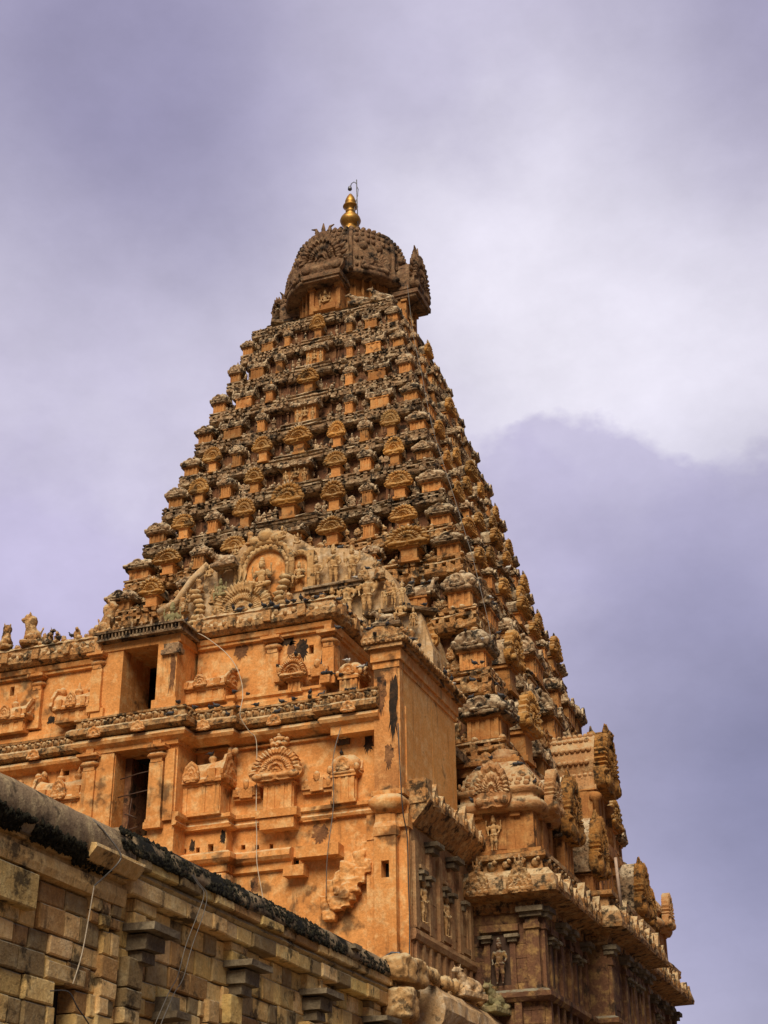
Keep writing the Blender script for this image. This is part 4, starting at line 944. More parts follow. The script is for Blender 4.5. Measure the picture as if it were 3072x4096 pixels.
for q,(x,z,s) in enumerate([(-24.45,28.05,1.45),(-23.6,28.05,1.8),(-22.7,28.05,1.6)]): gfig(ME['stand' if q!=1 else 'stand2'],x,56.15,z,s,'guardian_relief')
for x,z,s in [(-23.6,26.0,1.8),(-22.9,26.2,1.9),(-21.95,26.25,1.95)]: gfig(ME['stand'],x,56.05,z,s,'guardian_relief')
for x,s in [(-21.1,.9),(-20.7,1.0),(-20.3,.9)]: gfig(ME['stand2'],x,56.1,26.6,s,'attendant_relief')
for x,z in [(-23.4,24.6),(-22.5,24.4),(-21.2,24.9)]: gfig(ME['seat'],x,56.0,z,1.2,'attendant_relief')
gfig(ME['lion'],-22.8,55.9,24.0,1.2,'beast_relief'); gfig(ME['lion'],-21.2,55.9,23.6,1.3,'beast_relief'); gfig(ME['lion'],-19.9,56.0,24.2,1.2,'beast_relief')

rr=random.Random(5)
for k in range(34):
    x=-32.0+k*.37+rr.uniform(-.12,.12)
    gfig(ME[rr.choice(['seat','lion','stand2','seat','bulld'])],x,55.7+rr.uniform(-.15,.2),25.0+rr.uniform(-.4,.7)+(0 if x>-25 else .3),rr.uniform(.8,1.25),'attendant_relief')
for x,z in [(-31.9,27.4),(-31.2,28.0),(-30.4,28.9),(-29.9,29.5),(-29.6,28.2),(-28.6,30.4),(-27.8,30.9),(-26.2,30.8),(-25.4,30.4),(-24.8,27.0),(-24.2,26.9),(-22.2,28.2),(-21.4,28.0),(-20.9,27.2),(-22.6,25.4),(-21.6,25.3),(-20.6,25.0),(-19.8,25.4)]:
    gfig(ME[rr.choice(['seat','lion','seat'])],x,56.15,z,rr.uniform(.6,.95),'attendant_relief')
# tall buttress wall at the hall's right end
bt=empty('buttress_wall','tall plain orange buttress wall with a lichened sloping coping, right of the entrance hall','wall',(-18,51,0))
BO=Vector((-18,51,0))
def bo(mb,name,mat,parent=None):
    mb.v=[(x-BO.x,y-BO.y,z-BO.z) for x,y,z in mb.v]; return mb.obj(name,mat,parent or bt)
b=MB(); b.box(-18.5,-17.62,48.02,54.6,15.4,20.9); 
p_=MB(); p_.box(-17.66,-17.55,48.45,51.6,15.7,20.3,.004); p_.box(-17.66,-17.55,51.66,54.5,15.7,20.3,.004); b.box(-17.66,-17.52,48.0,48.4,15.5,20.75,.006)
b.box(-18.55,-17.5,47.94,54.6,20.25,20.5,.01); b.box(-18.62,-17.42,47.86,54.65,20.5,20.95,.012)
b.box(-18.62,-17.4,47.9,54.7,15.45,15.62,.012)
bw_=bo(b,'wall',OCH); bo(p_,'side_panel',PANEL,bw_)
b=MB(); b.box(-18.52,-17.6,47.97,48.3,15.62,20.25,.004); bo(b,'stained_front',PIER,bw_)
stain(bw_,bt,BO,-17.98,-17.58,17.2,20.0,47.97,BLACKST); stain(bw_,bt,BO,-18.5,-17.95,18.3,20.2,47.97,PEEL); stain(bw_,bt,BO,-18.2,-17.7,16.3,17.4,47.97,PEEL)
b=MB(); b.box(-18.78,-17.28,47.68,54.9,20.95,21.12,.02); b.extr([(-18.85,21.12),(-17.2,21.12),(-17.15,21.3),(-17.3,21.5),(-17.6,21.72),(-18.3,21.8),(-18.7,21.62),(-18.9,21.32)],47.6,55.0,'y',.02)
for k in range(9): b.ell((-18.75+k*.19,47.6,21.2),(.08,.06,.07),6,5,.01)
for r_ in range(3):
    for k in range(8): b.ell((-18.7+k*.2+.1*(r_%2),47.66+r_*.05,21.36+r_*.13),(.11,.09,.08),6,5,.01)
for k in range(30): b.ell((-17.18,47.8+k*.24,21.25+rnd.uniform(-.03,.05)),(.10,.12,.12),6,5,.02)
bo(b,'coping',CORN,bw_)
# lower round pilaster, cushion capital, carved side wall below
b=MB(); dkb=MB(); wall_holes(b,-18.53,-17.73,5,14.0,47.92,.5,[(-18.27,-17.98,12.53,13.12,.45)],dkb)
for x in (-18.53,-17.73): b.add([(x,47.92,5),(x,48.8,5),(x,48.8,14.0),(x,47.92,14.0)],[(0,1,2,3)])
b.lathe([(.40,13.95),(.47,14.0),(.49,14.3),(.42,14.5),(.40,14.9)],20,-18.13,48.33,sq=6,ph=.5,smooth=False)
b.box(-18.98,-18.5,48.35,48.8,5,14.1,.006); b.box(-18.95,-18.6,48.3,48.8,14.0,14.9,.02); b.lathe([(.42,14.8),(.58,14.95),(.68,15.1),(.67,15.28),(.56,15.40),(.45,15.46)],24,-18.05,48.3,sq=5,ph=.5,j=.008)
wall_holes(b,-17.9,-17.35,5,15.1,48.25,.5,[]); b.box(-17.9,-17.42,48.26,54.5,5,14.8)
b.box(-17.85,-17.32,48.1,48.6,14.3,14.75,.01)
bo(b,'round_pilaster',OCH)
bo(dkb,'slit_lining',DARK)
sw=MB(); X=-17.38
sw.box(-17.9,X,48.5,55.3,5,14.6)
sw.sweep([(X,48.4),(X,55.35)],[(-.1,10.45),(.14,10.5),(.2,10.68),(.16,10.85),(-.1,10.9)],step=.6,j=.015)
for y in (48.75,50.2,51.3,52.6,53.6,54.9): sw.box(X-.1,X+.14,y-.17,y+.17,10.9,13.9,.01)
for y in (49.5,52.0,54.2):
    for q in (-1,1): sw.box(X-.1,X+.08,y+q*.38-.06,y+q*.38+.06,11.0,12.7,.008)
    sw.box(X-.1,X+.13,y-.5,y+.5,11.0,11.2,.01)
for k in range(9): sw.box(X-.1,X+.12,48.6+k*.75,48.6+k*.75+.22,9.5,10.45,.01)
y=48.5
zz=9.4
while zz<14.3:
    hh=rnd.uniform(.35,.6); y=48.5
    while y<55.2:
        w_=min(rnd.uniform(.5,1.1),55.3-y); sw.box(X-.1,X+rnd.uniform(.004,.03),y+.007,y+w_-.007,zz+.006,zz+hh-.006,.005); y+=w_
    zz+=hh
for y in (49.5,52.0): sw.box(X-.05,X+.17,y-.42,y+.42,13.05,13.17,.012)
bo(sw,'carved_side_wall',BASE2:=stone('tan granite',(.42,.25,.12),(.33,.17,.085),(.50,.34,.18),stain=(.05,.035,.022),streak=.7,patch=.15,bump=.6))
for y,z in ((50.3,14.0),(52.6,14.0),(54.9,13.9)):
    cp=MB(); cp.box(X-.1,X+.52,y-.42,y+.42,z,z+.16,.012); cp.box(X-.1,X+.34,y-.32,y+.32,z-.22,z-.03,.012); bo(cp,'capital',CAPS)
for y,z in ((49.12,12.8),(49.88,12.75),(51.62,12.75),(52.38,12.7),(53.8,12.7)):
    cp=MB(); cp.box(X-.1,X+.36,y-.24,y+.24,z,z+.13,.012); cp.box(X-.1,X+.22,y-.16,y+.16,z-.2,z-.02,.012); bo(cp,'capital',CAPS)
ev=MB(); ev.sweep([(X,48.5),(X,55.6)],[(-.1,14.5),(.1,14.5),(.66,15.12),(.74,15.3),(.62,15.75),(.40,15.95),(-.2,16.0)],step=.4,j=.025); ev.box(-17.45,-16.75,48.45,49.1,15.2,16.1,.03)
y=49.3
while y<55.7:
    bb=MB(); hh=rnd.uniform(.45,1.0); bb.extr([(-.25,0),(.25,0),(.28,.3*hh),(.12,.75*hh),(.02,1.1*hh),(-.14,.7*hh),(-.28,.35*hh)],-.14,.12,'y',.05); bb.ell((0,-.14,.32*hh),(.14,.06,.18),7,5,.01)
    ev.merge(bb,Matrix.Translation((-16.78,y,15.2))@Matrix.Rotation(PI/2,4,'Z')); y+=rnd.uniform(.5,1.1)
bo(ev,'overhanging_eave',CORN)

# ------------------------------------------------------------------ side porch roof low on the right, with beasts
po=empty('side_porch','low stone porch roof with thick curved eave at the foot of the buttress','porch',(-16.5,51,0))
PO=Vector((-16.5,51,0))
def qo(mb,name,mat): mb.v=[(x-PO.x,y-PO.y,z) for x,y,z in mb.v]; return mb.obj(name,mat,po)
b=MB(); b.sweep([(-16.9,48.4),(-16.9,56.2),(-20,56.2)],[(-.5,7.0),(.2,7.3),(.55,7.75),(.72,8.1),(.62,8.55),(.35,8.85),(-.1,9.0),(-.6,9.05)],step=.5,j=.05); qo(b,'eave',LIME)
b=MB(); b.box(-19,-17.2,48.6,55.9,GZ,8.2); qo(b,'wall',BASE)
b=MB()
for k in range(14): b.ell((-16.75+rnd.uniform(-.15,.1),48.6+k*.42,9.25+rnd.uniform(-.08,.1)),(.2,.22,.24),7,5,.04)
for k in range(6): b.ell((-16.6,47.2+k*.25,9.2),(.18,.16,.22),7,5,.03)
qo(b,'eave_carving',STAT)
for nm,c_,r_ in (('carved_block',(-16.95,46.5,9.02),(.55,1.25,.42)),('broken_corbel',(-16.9,46.0,7.95),(.5,.6,.5))):
    b=MB(); n_=MB(); n_.lathe([(.02,-1),(.75,-.97),(.95,-.8),(1,-.4),(1,.4),(.95,.8),(.75,.97),(.02,1)],24,sq=3.5)
    b.v=[(x*r_[0],y*r_[1],z*r_[2]) for x,y,z in n_.v]; b.f=n_.f; b.m=n_.m; b.t=n_.t; b.smooth=n_.smooth
    me_=rough(remesh(b,nm,STAT,.05),.10,2.2,c_[2]); mko(nm,me_,po,(c_[0]-PO.x,c_[1]-PO.y,c_[2]))
bull('bull_statue',ME['bull'],(-16.6,52.0,9.15),R(75),1.35,'stone bull lying on the low porch eave nearest the buttress foot')
bull('bull_statue',GRBULL:=ME['bull'].copy(),(-16.4,54.8,9.0),R(80),1.4,'mossy green stone bull at the far end of the low porch eave')
GRBULL.materials.clear(); GRBULL.materials.append(GREEN)

# ------------------------------------------------------------------ stone hall in the left foreground
mh=empty('stone_hall','long low hall of yellow stone blocks with a rounded black mossy roof edge','building',(-17.4,36,0))
MO=Vector((-17.4,36,0))
def mo_(mb,name,mat,parent=None,tint=False): mb.v=[(x-MO.x,y-MO.y,z) for x,y,z in mb.v]; return mb.obj(name,mat,parent or mh,tint=tint)
def rtint():
    r=rnd.random()
    if r<.20: g=rnd.uniform(.38,.6); return (g,g*1.02,g*1.12)
    if r<.36: g=rnd.uniform(.5,.75); return (g,g*.84,g*.76)
    g=rnd.uniform(.85,1.28); return (g,g*rnd.uniform(.94,1.03),g*rnd.uniform(.80,1.05))
def block(mb,x,y0,y1,z0,z1,d=.5,c=.03,j=.014):
    q=lambda:rnd.uniform(-j,j); mb.tint=rtint(); f=x+rnd.uniform(-.05,.05)
    g=.011
    A=[(y0+g+q(),z0+g+q()),(y1-g+q(),z0+g+q()),(y1-g+q(),z1-g+q()),(y0+g+q(),z1-g+q())]
    my=(y0+y1)/2;mz=(z0+z1)/2
    vs=[(x-d,a,b) for a,b in A]+[(f-c,a,b) for a,b in A]+[(f+q()*.5,a+(c if a<my else -c),b+(c if b<mz else -c)) for a,b in A]
    fs=[]
    for L in (0,4):
        for k in range(4): fs.append((L+k,L+(k+1)%4,L+4+(k+1)%4,L+4+k))
    fs.append((8,9,10,11)); mb.add(vs,fs); mb.tint=(1,1,1)
def blockrows(mb,x,y0,y1,z0,z1,holes=(),hmin=.34,hmax=.62,wmin=.45,wmax=1.15,d=.5):
    z=z0
    while z<z1-.05:
        h=min(rnd.uniform(hmin,hmax),z1-z); 
        if z1-z-h<.2:h=z1-z
        y=y0+ (0)
        while y<y1-.02:
            w=min(rnd.uniform(wmin,wmax),y1-y)
            if y1-y-w<.25:w=y1-y
            segs=[(y,y+w)]
            for (a,b,c,dd) in holes:
                if z+h*.5>c and z+h*.5<dd:
                    ns=[]
                    for s,e in segs:
                        if e<=a or s>=b: ns.append((s,e))
                        else:
                            if a-s>.06: ns.append((s,a))
                            if e-b>.06: ns.append((b,e))
                    segs=ns
            for s,e in segs: block(mb,x,s,e,z,z+h,d)
            y+=w
        z+=h
XW=-17.42
k=MB(); k.box(-30,XW-.45,2.02,48.3,GZ,8.9); mo_(k,'core',DARK)
w=MB()
blockrows(w,XW,2,29.2,-1.6,3.2,holes=[(27.0,27.78,-1.6,3.2)],hmin=.5,hmax=.8,wmin=.8,wmax=1.6); blockrows(w,XW-.05,29.2,48.2,-1.6,3.2,hmin=.5,hmax=.8,wmin=.8,wmax=1.6)
blockrows(w,XW,2,29.2,3.2,7.5,holes=[(27.0,27.78,3,5.62)])
for (a,b) in ((26.55,28.05),): block(w,XW+.05,a,b,5.62,6.0,.5)
blockrows(w,XW-.05,29.2,48.2,3.2,7.85,holes=[(30.2,30.7,3,5.25),(31.3,32.1,3,5.3),(32.3,33.2,3,5.62)])
# pilasters with slab capitals
for y in (29.75,34.9,39.7,44.4): blockrows(w,XW+.22,y-.35,y+.35,3.2,6.55,wmin=.4,wmax=.8)
blockrows(w,XW+.12,28.5,29.2,3.2,6.95,wmin=.3,wmax=.7); blockrows(w,XW+.12,33.6,34.2,3.2,6.3)
w0=mo_(w,'wall',GRN,tint=True)
for y,z in ((30.1,7.1),(35.15,7.18),(40.0,7.25),(44.7,7.2)):
    cpm=MB(); cpm.box(XW-.1,XW+.78,y-.62,y+.62,z,z+.17,.02); cpm.box(XW-.1,XW+.5,y-.42,y+.42,z-.36,z-.04,.02); cpm.box(XW-.1,XW+.34,y-.3,y+.3,z-.62,z-.38,.015); mo_(cpm,'capital',CAPS,w0)
cpm=MB(); cpm.box(XW-.1,XW+.6,31.1,31.75,5.45,5.62,.015); cpm.box(XW-.1,XW+.38,31.2,31.6,5.62,5.95,.015); mo_(cpm,'capital',CAPS,w0)
# big brackets above the capitals, courses, roll, band
def course(name,fn,tint=True):
    m_=MB(); fn(m_); return mo_(m_,name,GRN,w0,tint=tint)
for y,z in ((30.1,7.27),(35.15,7.35),(40.0,7.42),(44.7,7.37)): course('bracket',lambda m:blockrows(m,XW+.16,y-.5,y+.5,z,7.85,wmin=.4,wmax=.9,hmin=.25,hmax=.4))
course('lower_course',lambda m:blockrows(m,XW+.30,29.2,48.2,7.85,8.25,wmin=.7,wmax=1.6,hmin=.4,hmax=.4,d=.8))
course('upper_course',lambda m:blockrows(m,XW+.40,29.25,48.2,8.46,8.72,wmin=.6,wmax=1.6,hmin=.26,hmax=.26,d=.9))
def _r(m): m.tint=(.75,.74,.68); m.sweep([(XW+.1,29.2),(XW+.1,48.2)],[(-.2,8.24),(.12,8.26),(.2,8.35),(.12,8.45),(-.2,8.46)],step=.7,j=.02)
course('roll_moulding',_r)
course('bracket',lambda m:blockrows(m,XW+.12,28.35,28.75,6.95,7.5,wmin=.3,wmax=.4)); course('bracket',lambda m:blockrows(m,XW+.16,27.9,29.1,7.0,7.55,wmin=.35,wmax=.6,hmin=.25,hmax=.3))
course('plaster_slab',lambda m:(block(m,XW+.2,23.0,25.7,6.75,7.5,.5),block(m,XW+.28,2.0,22.98,6.7,7.5,.5)))
def _b(m): m.tint=(.9,.84,.78); m.sweep([(XW+.06,2),(XW+.06,29.15)],[(-.2,7.52),(.14,7.54),(.18,7.7),(.16,7.92),(.02,7.95),(.03,8.05),(.14,8.08),(.14,8.14),(-.2,8.16)],step=1.0,j=.012)
course('smooth_band',_b)
def _e(m): m.tint=(.95,.9,.85); m.sweep([(XW+.06,27.2),(XW+.06,29.3)],[(-.2,8.14),(.30,8.15),(.52,8.42),(.5,8.5),(-.2,8.55)],step=.7,j=.012)
course('eave_slab',_e)
rb=MB(); prof=[(-.2,8.70),(.36,8.70)]+[(-.05+.50*math.cos(a),8.78+.56*math.sin(a)) for a in [R(-5+12*q) for q in range(9)]]+[(-1.2,9.33)]
rb.sweep([(XW,29.0),(XW,48.0)],prof,step=.5,j=.018,smooth=True)
prof2=[(-.2,8.15),(.30,8.15)]+[(-.12+.56*math.cos(a),8.62+.62*math.sin(a)) for a in [R(-48+14*q) for q in range(11)]]+[(-1.2,9.2)]
rbo=mo_(rb,'rounded_roof_edge',ROOFB)
rb=MB(); rb.sweep([(XW,2),(XW,29.1)],prof2,step=.35,j=.018,smooth=True); mo_(rb,'near_roof_edge',NEARB,rbo)
rq=random.Random(11); rg=MB()
for q in range(1600):     # ragged moss and dried growth on the near part of the edge
    y=rq.uniform(20,28.3); t=rq.random()*(.62-.035*max(0,y-22))
    if y>27.3 and rq.random()<.7: continue
    if mnoise.noise(Vector((y*.9,t*3,7.7)))<-.48+.5*(t-.35): continue
    a=R(-50+58*t+rq.uniform(-6,6)-(8 if y>27 else 0)); x=XW-.12+.57*math.cos(a); z=8.62+.63*math.sin(a)
    s=rq.uniform(.02,.055); rg.ell((x,y,z),(s,s*rq.uniform(.8,1.6),s*rq.uniform(.9,1.9)),5,4,.02)
for q in range(2200):    # thinner crust along the far part
    y=28.5+19.3*rq.random()**1.1; a=R(-8+62*rq.random()**1.3)
    if mnoise.noise(Vector((y*.6,a*2.0,3.3)))+.4*mnoise.noise(Vector((y*2.1,a*4,1.3)))<-.10: continue
    x=XW-.05+.49*math.cos(a); z=8.78+.55*math.sin(a); s=rq.uniform(.02,.06); rg.ell((x,y,z),(s*.6,s*rq.uniform(.9,2.2),s*rq.uniform(.7,1.4)),5,4,.015)
MOSS=stone('dark dry moss',(.030,.028,.018),(.018,.017,.012),(.065,.058,.035),streak=0,patch=0,bump=.8,scale=3)
mo_(rg,'moss',MOSS,rbo)
for q in range(1): 
    st=MB(); st.box(-17.3,-16.85,42.0,42.5,8.98,9.1,.02); mo_(st,'loose_slab',CAPS,rbo)
rt=MB(); rt.box(-32,XW-.9,2,48.2,9.1,9.3); mo_(rt,'roof',ROOFB)
# ------------------------------------------------------------------ statues, lamp, cables
def stat(name,mesh,loc,rz,s,label,cat='statue'):
    o=mko(name,mesh,None,loc,rz,s); o['label']=label;o['category']=cat; return o
stat('lion_statue',ME['lion'],(-35.15,48.35,23.85),R(-40),1.15,'stone beast at the far left end of the hall parapet against the sky')
stat('lion_statue',ME['lion'].copy(),(-33.9,48.3,23.85),R(25),1.35,'seated stone beast second from the left on the hall parapet')
stat('bull_statue',ME['bulld'].copy(),(-33.3,48.5,23.75),R(160),.9,'low worn stone bull lying beside the second beast on the parapet')
stat('lion_statue',ME['lion'].copy(),(-30.35,48.4,23.75),R(170),1.45,'stone beast looking right beside the dentilled slab on the parapet')
stat('seated_statue',ME['seatg'],(-27.3,48.3,23.3),0,1.55,'greenish seated deity statue on the flat slab over the upper doorway')
stat('seated_statue',ME['seat'],(-25.9,49.3,23.6),0,1.1,'small ochre seated statue right of the greenish deity')
STB=ME['stand2'].copy(); STB.materials.clear(); STB.materials.append(BASE)
stat('standing_statue',STB,(-16.25,54.98,9.95),0,1.5,'dark standing guardian in the hooded niche of the tower base')
stat('standing_statue',ME['stand'],(-16.28,55.06,14.98),0,1.25,'small standing figure beside the corner shrine on the tower base cornice')
stat('standing_statue',ME['stand2'],(-17.3,49.5,11.2),PI/2,1.45,'carved standing figure in the first niche of the buttress side wall')
stat('standing_statue',ME['stand'],(-17.3,52.0,11.2),PI/2,1.4,'carved standing figure in the second niche of the buttress side wall')
lp=empty('lamp_pole','thin steel pole with a drooping lamp beside the golden finial','lamp',(CX+.55,CY-.1,58.0))
b=MB(); b.tube([(0,0,0),(-.06,0,2.0),(-.10,0,3.9)],.035,6); b.tube([(-.3,0,1.0),(-.25,0,1.6),(-.08,0,2.4)],.02,5); b.obj('pole',METAL,lp)
b=MB(); b.tube([(-.09,0,3.4),(0.02,0,3.1),(-.02,0,2.6),(-.2,0,2.0)],.022,5); b.tube([(-.10,0,3.6),(-.28,0,3.78),(-.45,0,3.7),(-.50,0,3.5)],.03,6); b.tube([(-.1,0,2.0),(-.4,0,1.9)],.02,5); b.obj('arm',METAL,lp)
b=MB(); b.lathe([(.05,3.52),(.11,3.45),(.14,3.28),(.11,3.22)],12,-.55,0); b.obj('lamp_shade',METAL,lp)
def cable(pts,r,mat,label,name='cable'):
    # gently rounded through the points
    P=[Vector(p) for p in pts]; Q=[]
    for i in range(len(P)-1):
        p0=P[max(i-1,0)];p1=P[i];p2=P[i+1];p3=P[min(i+2,len(P)-1)]
        for k in range(5):
            t=k/5; Q.append(.5*((2*p1)+(-p0+p2)*t+(2*p0-5*p1+4*p2-p3)*t*t+(-p0+3*p1-3*p2+p3)*t**3))
    Q.append(P[-1]); b=MB(); b.tube(Q,r,6); o=b.obj(name,mat); o['label']=label;o['category']='cable'; return o
cable([(-26.47,48.0,23.14),(-25.79,48.0,22.82),(-25.11,48.0,22.29),(-24.51,47.85,21.71),(-24.13,47.9,21.14),(-23.91,47.95,20.49),(-23.82,47.9,19.9),(-23.7,47.6,19.6),(-23.72,47.55,19.0),(-23.5,47.9,18.5),(-23.32,48.15,18.2),(-23.28,48.2,16.76),(-23.2,48.1,15.2),(-23.15,48.1,14.6),(-23.09,48.05,13.56),(-22.92,48.2,12.49),(-22.86,48.3,11.9)],.017,WCAB,'pale conduit curving down the orange hall front past the plaque shrine')
cable([(-19.8,47.9,18.15),(-19.99,47.65,16.9),(-20.06,47.9,15.33),(-20.28,47.9,13.56),(-20.49,48.3,12.07)],.016,GCAB,'thin dark cable hanging over the square aedicule left of the buttress')
cable([(-17.55,47.85,18.0),(-17.38,47.6,15.6),(-17.36,47.75,14.59),(-17.36,48.1,13.89),(-17.36,48.15,12.31),(-17.34,48.15,10.94),(-17.32,48.0,9.6)],.022,DCAB,'dark cable running down the corner of the round pilaster')
cable([(-17.45,27.25,9.22),(-17.1,27.45,9.02),(-16.93,27.85,8.72),(-16.82,28.13,8.45),(-16.85,28.1,8.25),(-17.05,27.88,7.91),(-17.15,27.69,7.7)],.018,GCAB,'grey cable crossing the rounded roof edge above the small dark door')
cable([(-17.15,27.69,7.7),(-17.12,27.54,7.05),(-17.1,27.35,6.21),(-17.1,27.1,5.56)],.013,WCAB,'white straight conduit hanging on the block wall above the small door')
cable([(-17.05,31.6,9.0),(-16.9,31.91,8.66),(-16.8,32.09,8.45),(-16.85,31.93,7.96),(-16.95,31.59,7.16),(-16.95,31.26,6.39),(-16.95,30.9,5.98),(-16.9,30.2,5.1),(-16.9,29.9,4.4)],.010,GCAB,'left strand of twin cables hanging down the block wall')
cable([(-17.05,31.66,9.0),(-16.88,31.99,8.66),(-16.78,32.2,8.45),(-16.83,32.15,7.96),(-16.93,31.85,7.16),(-16.93,31.5,6.39),(-16.93,31.1,5.98),(-16.88,30.4,5.1),(-16.88,30.05,4.4)],.010,GCAB,'right strand of twin cables hanging down the block wall')
cable([(-17.1,26.3,5.3),(-16.95,26.72,5.34),(-16.9,27.03,5.08),(-16.9,27.48,4.84),(-16.9,28.1,4.4)],.014,DCAB,'loose dark wire looping out of the small door')
tcp=[(-22.3,62.83,48.6),(-21.9,62.43,45.17),(-21.62,62.15,43.64),(-21.29,61.82,42.27),(-20.97,61.5,40.48),(-20.61,61.14,38.71),(-20.4,60.93,37.81),(-19.82,60.35,35.81),(-19.22,59.75,33.86),(-18.81,59.34,32.5),(-18.34,58.87,30.87),(-17.96,58.49,29.6),(-17.63,58.16,28.27),(-17.33,57.86,26.98),(-17.02,57.55,25.61),(-16.91,57.44,24.78)]
cable([(x+.25,y-.25,z) for x,y,z in tcp],.013,GCAB,'long grey cable running down the near edge of the tower from the dome')
b=MB(); b.tube([(-17.9,46.9,9.6),(-17.5,46.8,9.75),(-17.2,46.7,9.7),(-17.15,46.7,9.4),(-17.2,46.7,9.1)],.035,6); b.tube([(-17.95,46.85,9.55),(-17.55,46.75,9.62)],.03,6); o=b.obj('tube_lamp',METAL); o['label']='bent metal tube fixture at the foot of the round pilaster'; o['category']='fixture'

# ------------------------------------------------------------------ birds (placed where the ledges carry them)
BIRDS=[(-21.75,48.11,21.33,'a'),(-20.88,48.49,20.87,'a'),(-22.55,48.23,21.0,'a'),(-25.19,48.13,17.81,'a'),(-24.3,47.68,19.11,'a'),(-22.44,48.06,19.09,'a'),(-20.01,48.49,17.29,'a'),(-22.61,48.12,23.42,'a'),(-26.01,47.14,23.02,'a'),(-25.09,47.84,19.55,'m'),(-24.26,48.05,20.13,'m'),(-23.91,48.49,20.15,'m'),(-24.15,48.14,19.54,'m'),(-23.38,48.15,19.53,'m'),(-22.3,48.13,19.51,'m'),(-21.8,48.13,19.53,'m'),(-21.63,48.03,19.09,'m'),(-21.19,48.24,19.75,'m'),(-21.19,48.2,19.53,'m'),(-20.66,48.1,19.52,'m'),(-20.44,48.3,20.4,'m'),(-20.6,48.18,20.4,'m'),(-20.39,48.33,20.41,'m'),(-19.68,48.15,19.56,'m'),(-19.42,48.17,19.56,'m'),(-19.33,49.19,20.84,'m'),(-20.0,48.36,20.3,'m'),(-25.7,47.61,19.53,'m'),(-25.15,47.79,19.54,'m'),(-24.82,47.72,19.53,'m'),(-26.23,46.76,19.08,'m'),(-25.97,46.81,19.52,'m'),(-19.73,48.35,20.82,'w'),(-19.22,48.51,20.57,'w'),(-24.53,48.2,23.75,'r'),(-24.24,48.21,23.59,'r'),(-23.83,48.3,23.75,'r'),(-23.19,48.18,23.61,'r'),(-22.87,48.21,23.61,'r'),(-22.18,48.17,23.58,'r'),(-21.91,48.17,23.58,'r'),(-21.63,48.23,23.68,'r'),(-21.3,47.94,23.39,'r'),(-20.75,48.27,23.67,'r'),(-20.97,48.22,23.6,'r'),(-20.21,48.66,23.58,'r'),(-20.07,49.01,23.28,'r'),(-23.46,56.61,30.02,'g'),(-22.49,56.03,28.07,'w'),(-20.25,49.56,23.59,'g'),(-20.07,49.48,23.27,'g'),(-20.15,48.41,22.28,'g'),(-20.14,56.5,26.57,'g'),(-19.41,56.5,26.44,'g'),(-18.59,47.71,21.66,'g'),(-17.82,47.6,21.74,'g'),(-20.22,51.01,23.57,'g'),(-18.33,47.6,21.4,'g'),(-17.22,48.63,21.4,'g'),(-21.52,56.5,28.94,'g'),(-21.38,58.84,28.75,'g'),(-21.89,56.0,28.44,'g'),(-20.29,56.29,26.54,'g'),(-20.53,58.04,28.33,'t'),(-20.11,58.34,28.34,'t'),(-19.7,58.3,28.39,'t'),(-17.78,57.12,25.21,'t'),(-17.11,52.1,21.32,'t'),(-17.16,53.06,21.4,'t'),(-17.46,56.58,21.91,'t'),(-17.17,49.27,21.39,'t'),(-17.2,53.49,21.36,'w'),(-17.52,61.0,28.01,'t'),(-16.57,58.17,25.32,'t'),(-17.5,57.37,23.72,'t'),(-17.58,57.3,22.93,'t'),(-17.15,57.37,23.72,'t'),(-16.78,58.13,22.92,'t'),(-17.25,66.84,25.84,'t'),(-18.76,68.3,33.33,'w'),(-18.1,62.13,28.94,'w'),(-17.03,57.13,24.69,'w'),(-16.6,54.61,18.1,'t'),(-16.13,54.6,18.48,'t'),(-15.21,55.59,18.44,'t'),(-15.39,55.51,18.4,'t'),(-17.05,54.96,16.93,'t'),(-14.58,55.28,17.51,'t'),(-16.14,56.55,21.77,'t'),(-17.46,66.78,26.66,'t'),]
BIRDS+=[(-31.9,48.25,23.74,'l'),(-32.55,48.3,23.74,'l')]
for x,y,z,g in BIRDS:
    wh=g=='w'
    o=mko('pigeon',ME['birdw'] if wh else ME['bird'],None,(x,y,z),rnd.uniform(0,2*PI),rnd.uniform(.85,1.1)); o['category']='bird'
    G={'m':('dark pigeon perched along the middle cornice of the orange hall','pigeons on the middle cornice'),'r':('dark pigeon perched along the top parapet of the orange hall','pigeons on the hall parapet'),
       'g':('dark pigeon perched among the gable carvings in front of the tower','pigeons on the gable'),'t':('dark pigeon perched on the lower tower storeys right of the gable','pigeons on the tower storeys'),
       'a':('dark pigeon perched on an aedicule or capital of the hall front','pigeons on the hall aedicules'),'l':('dark pigeon perched on the far left parapet against the sky','pigeons on the left parapet'),'w':('pale pigeon standing out among the dark ones on the ledges','pale pigeons on the ledges')}[g]
    o['label'],o['group']=G

# ------------------------------------------------------------------ ground, sky, light, camera
g=MB(); g.box(-3000,3000,-3000,3000,GZ-1,GZ); o=g.obj('ground',GROUND); o['kind']='structure'
w=bpy.data.worlds.new('World'); sc.world=w; w.use_nodes=True; t=w.node_tree; t.nodes.clear()
class WN(NT):
    def __init__(s,t): s.t=t
W=WN(t)
SUN_EL,SUN_AZ=R(45),R(170)      # azimuth clockwise from +Y
sky=W.n('ShaderNodeTexSky',sky_type='NISHITA',sun_disc=False,sun_elevation=SUN_EL,sun_rotation=SUN_AZ)
tc=W.n('ShaderNodeTexCoord'); D=tc.outputs['Generated']
def dot(v):
    x=W.n('ShaderNodeVectorMath',operation='DOT_PRODUCT'); W.l(D,x.inputs[0]); x.inputs[1].default_value=v; return x.outputs['Value']
mp=W.n('ShaderNodeVectorMath',operation='MULTIPLY'); W.l(D,mp.inputs[0]); mp.inputs[1].default_value=(1,1,1.5)
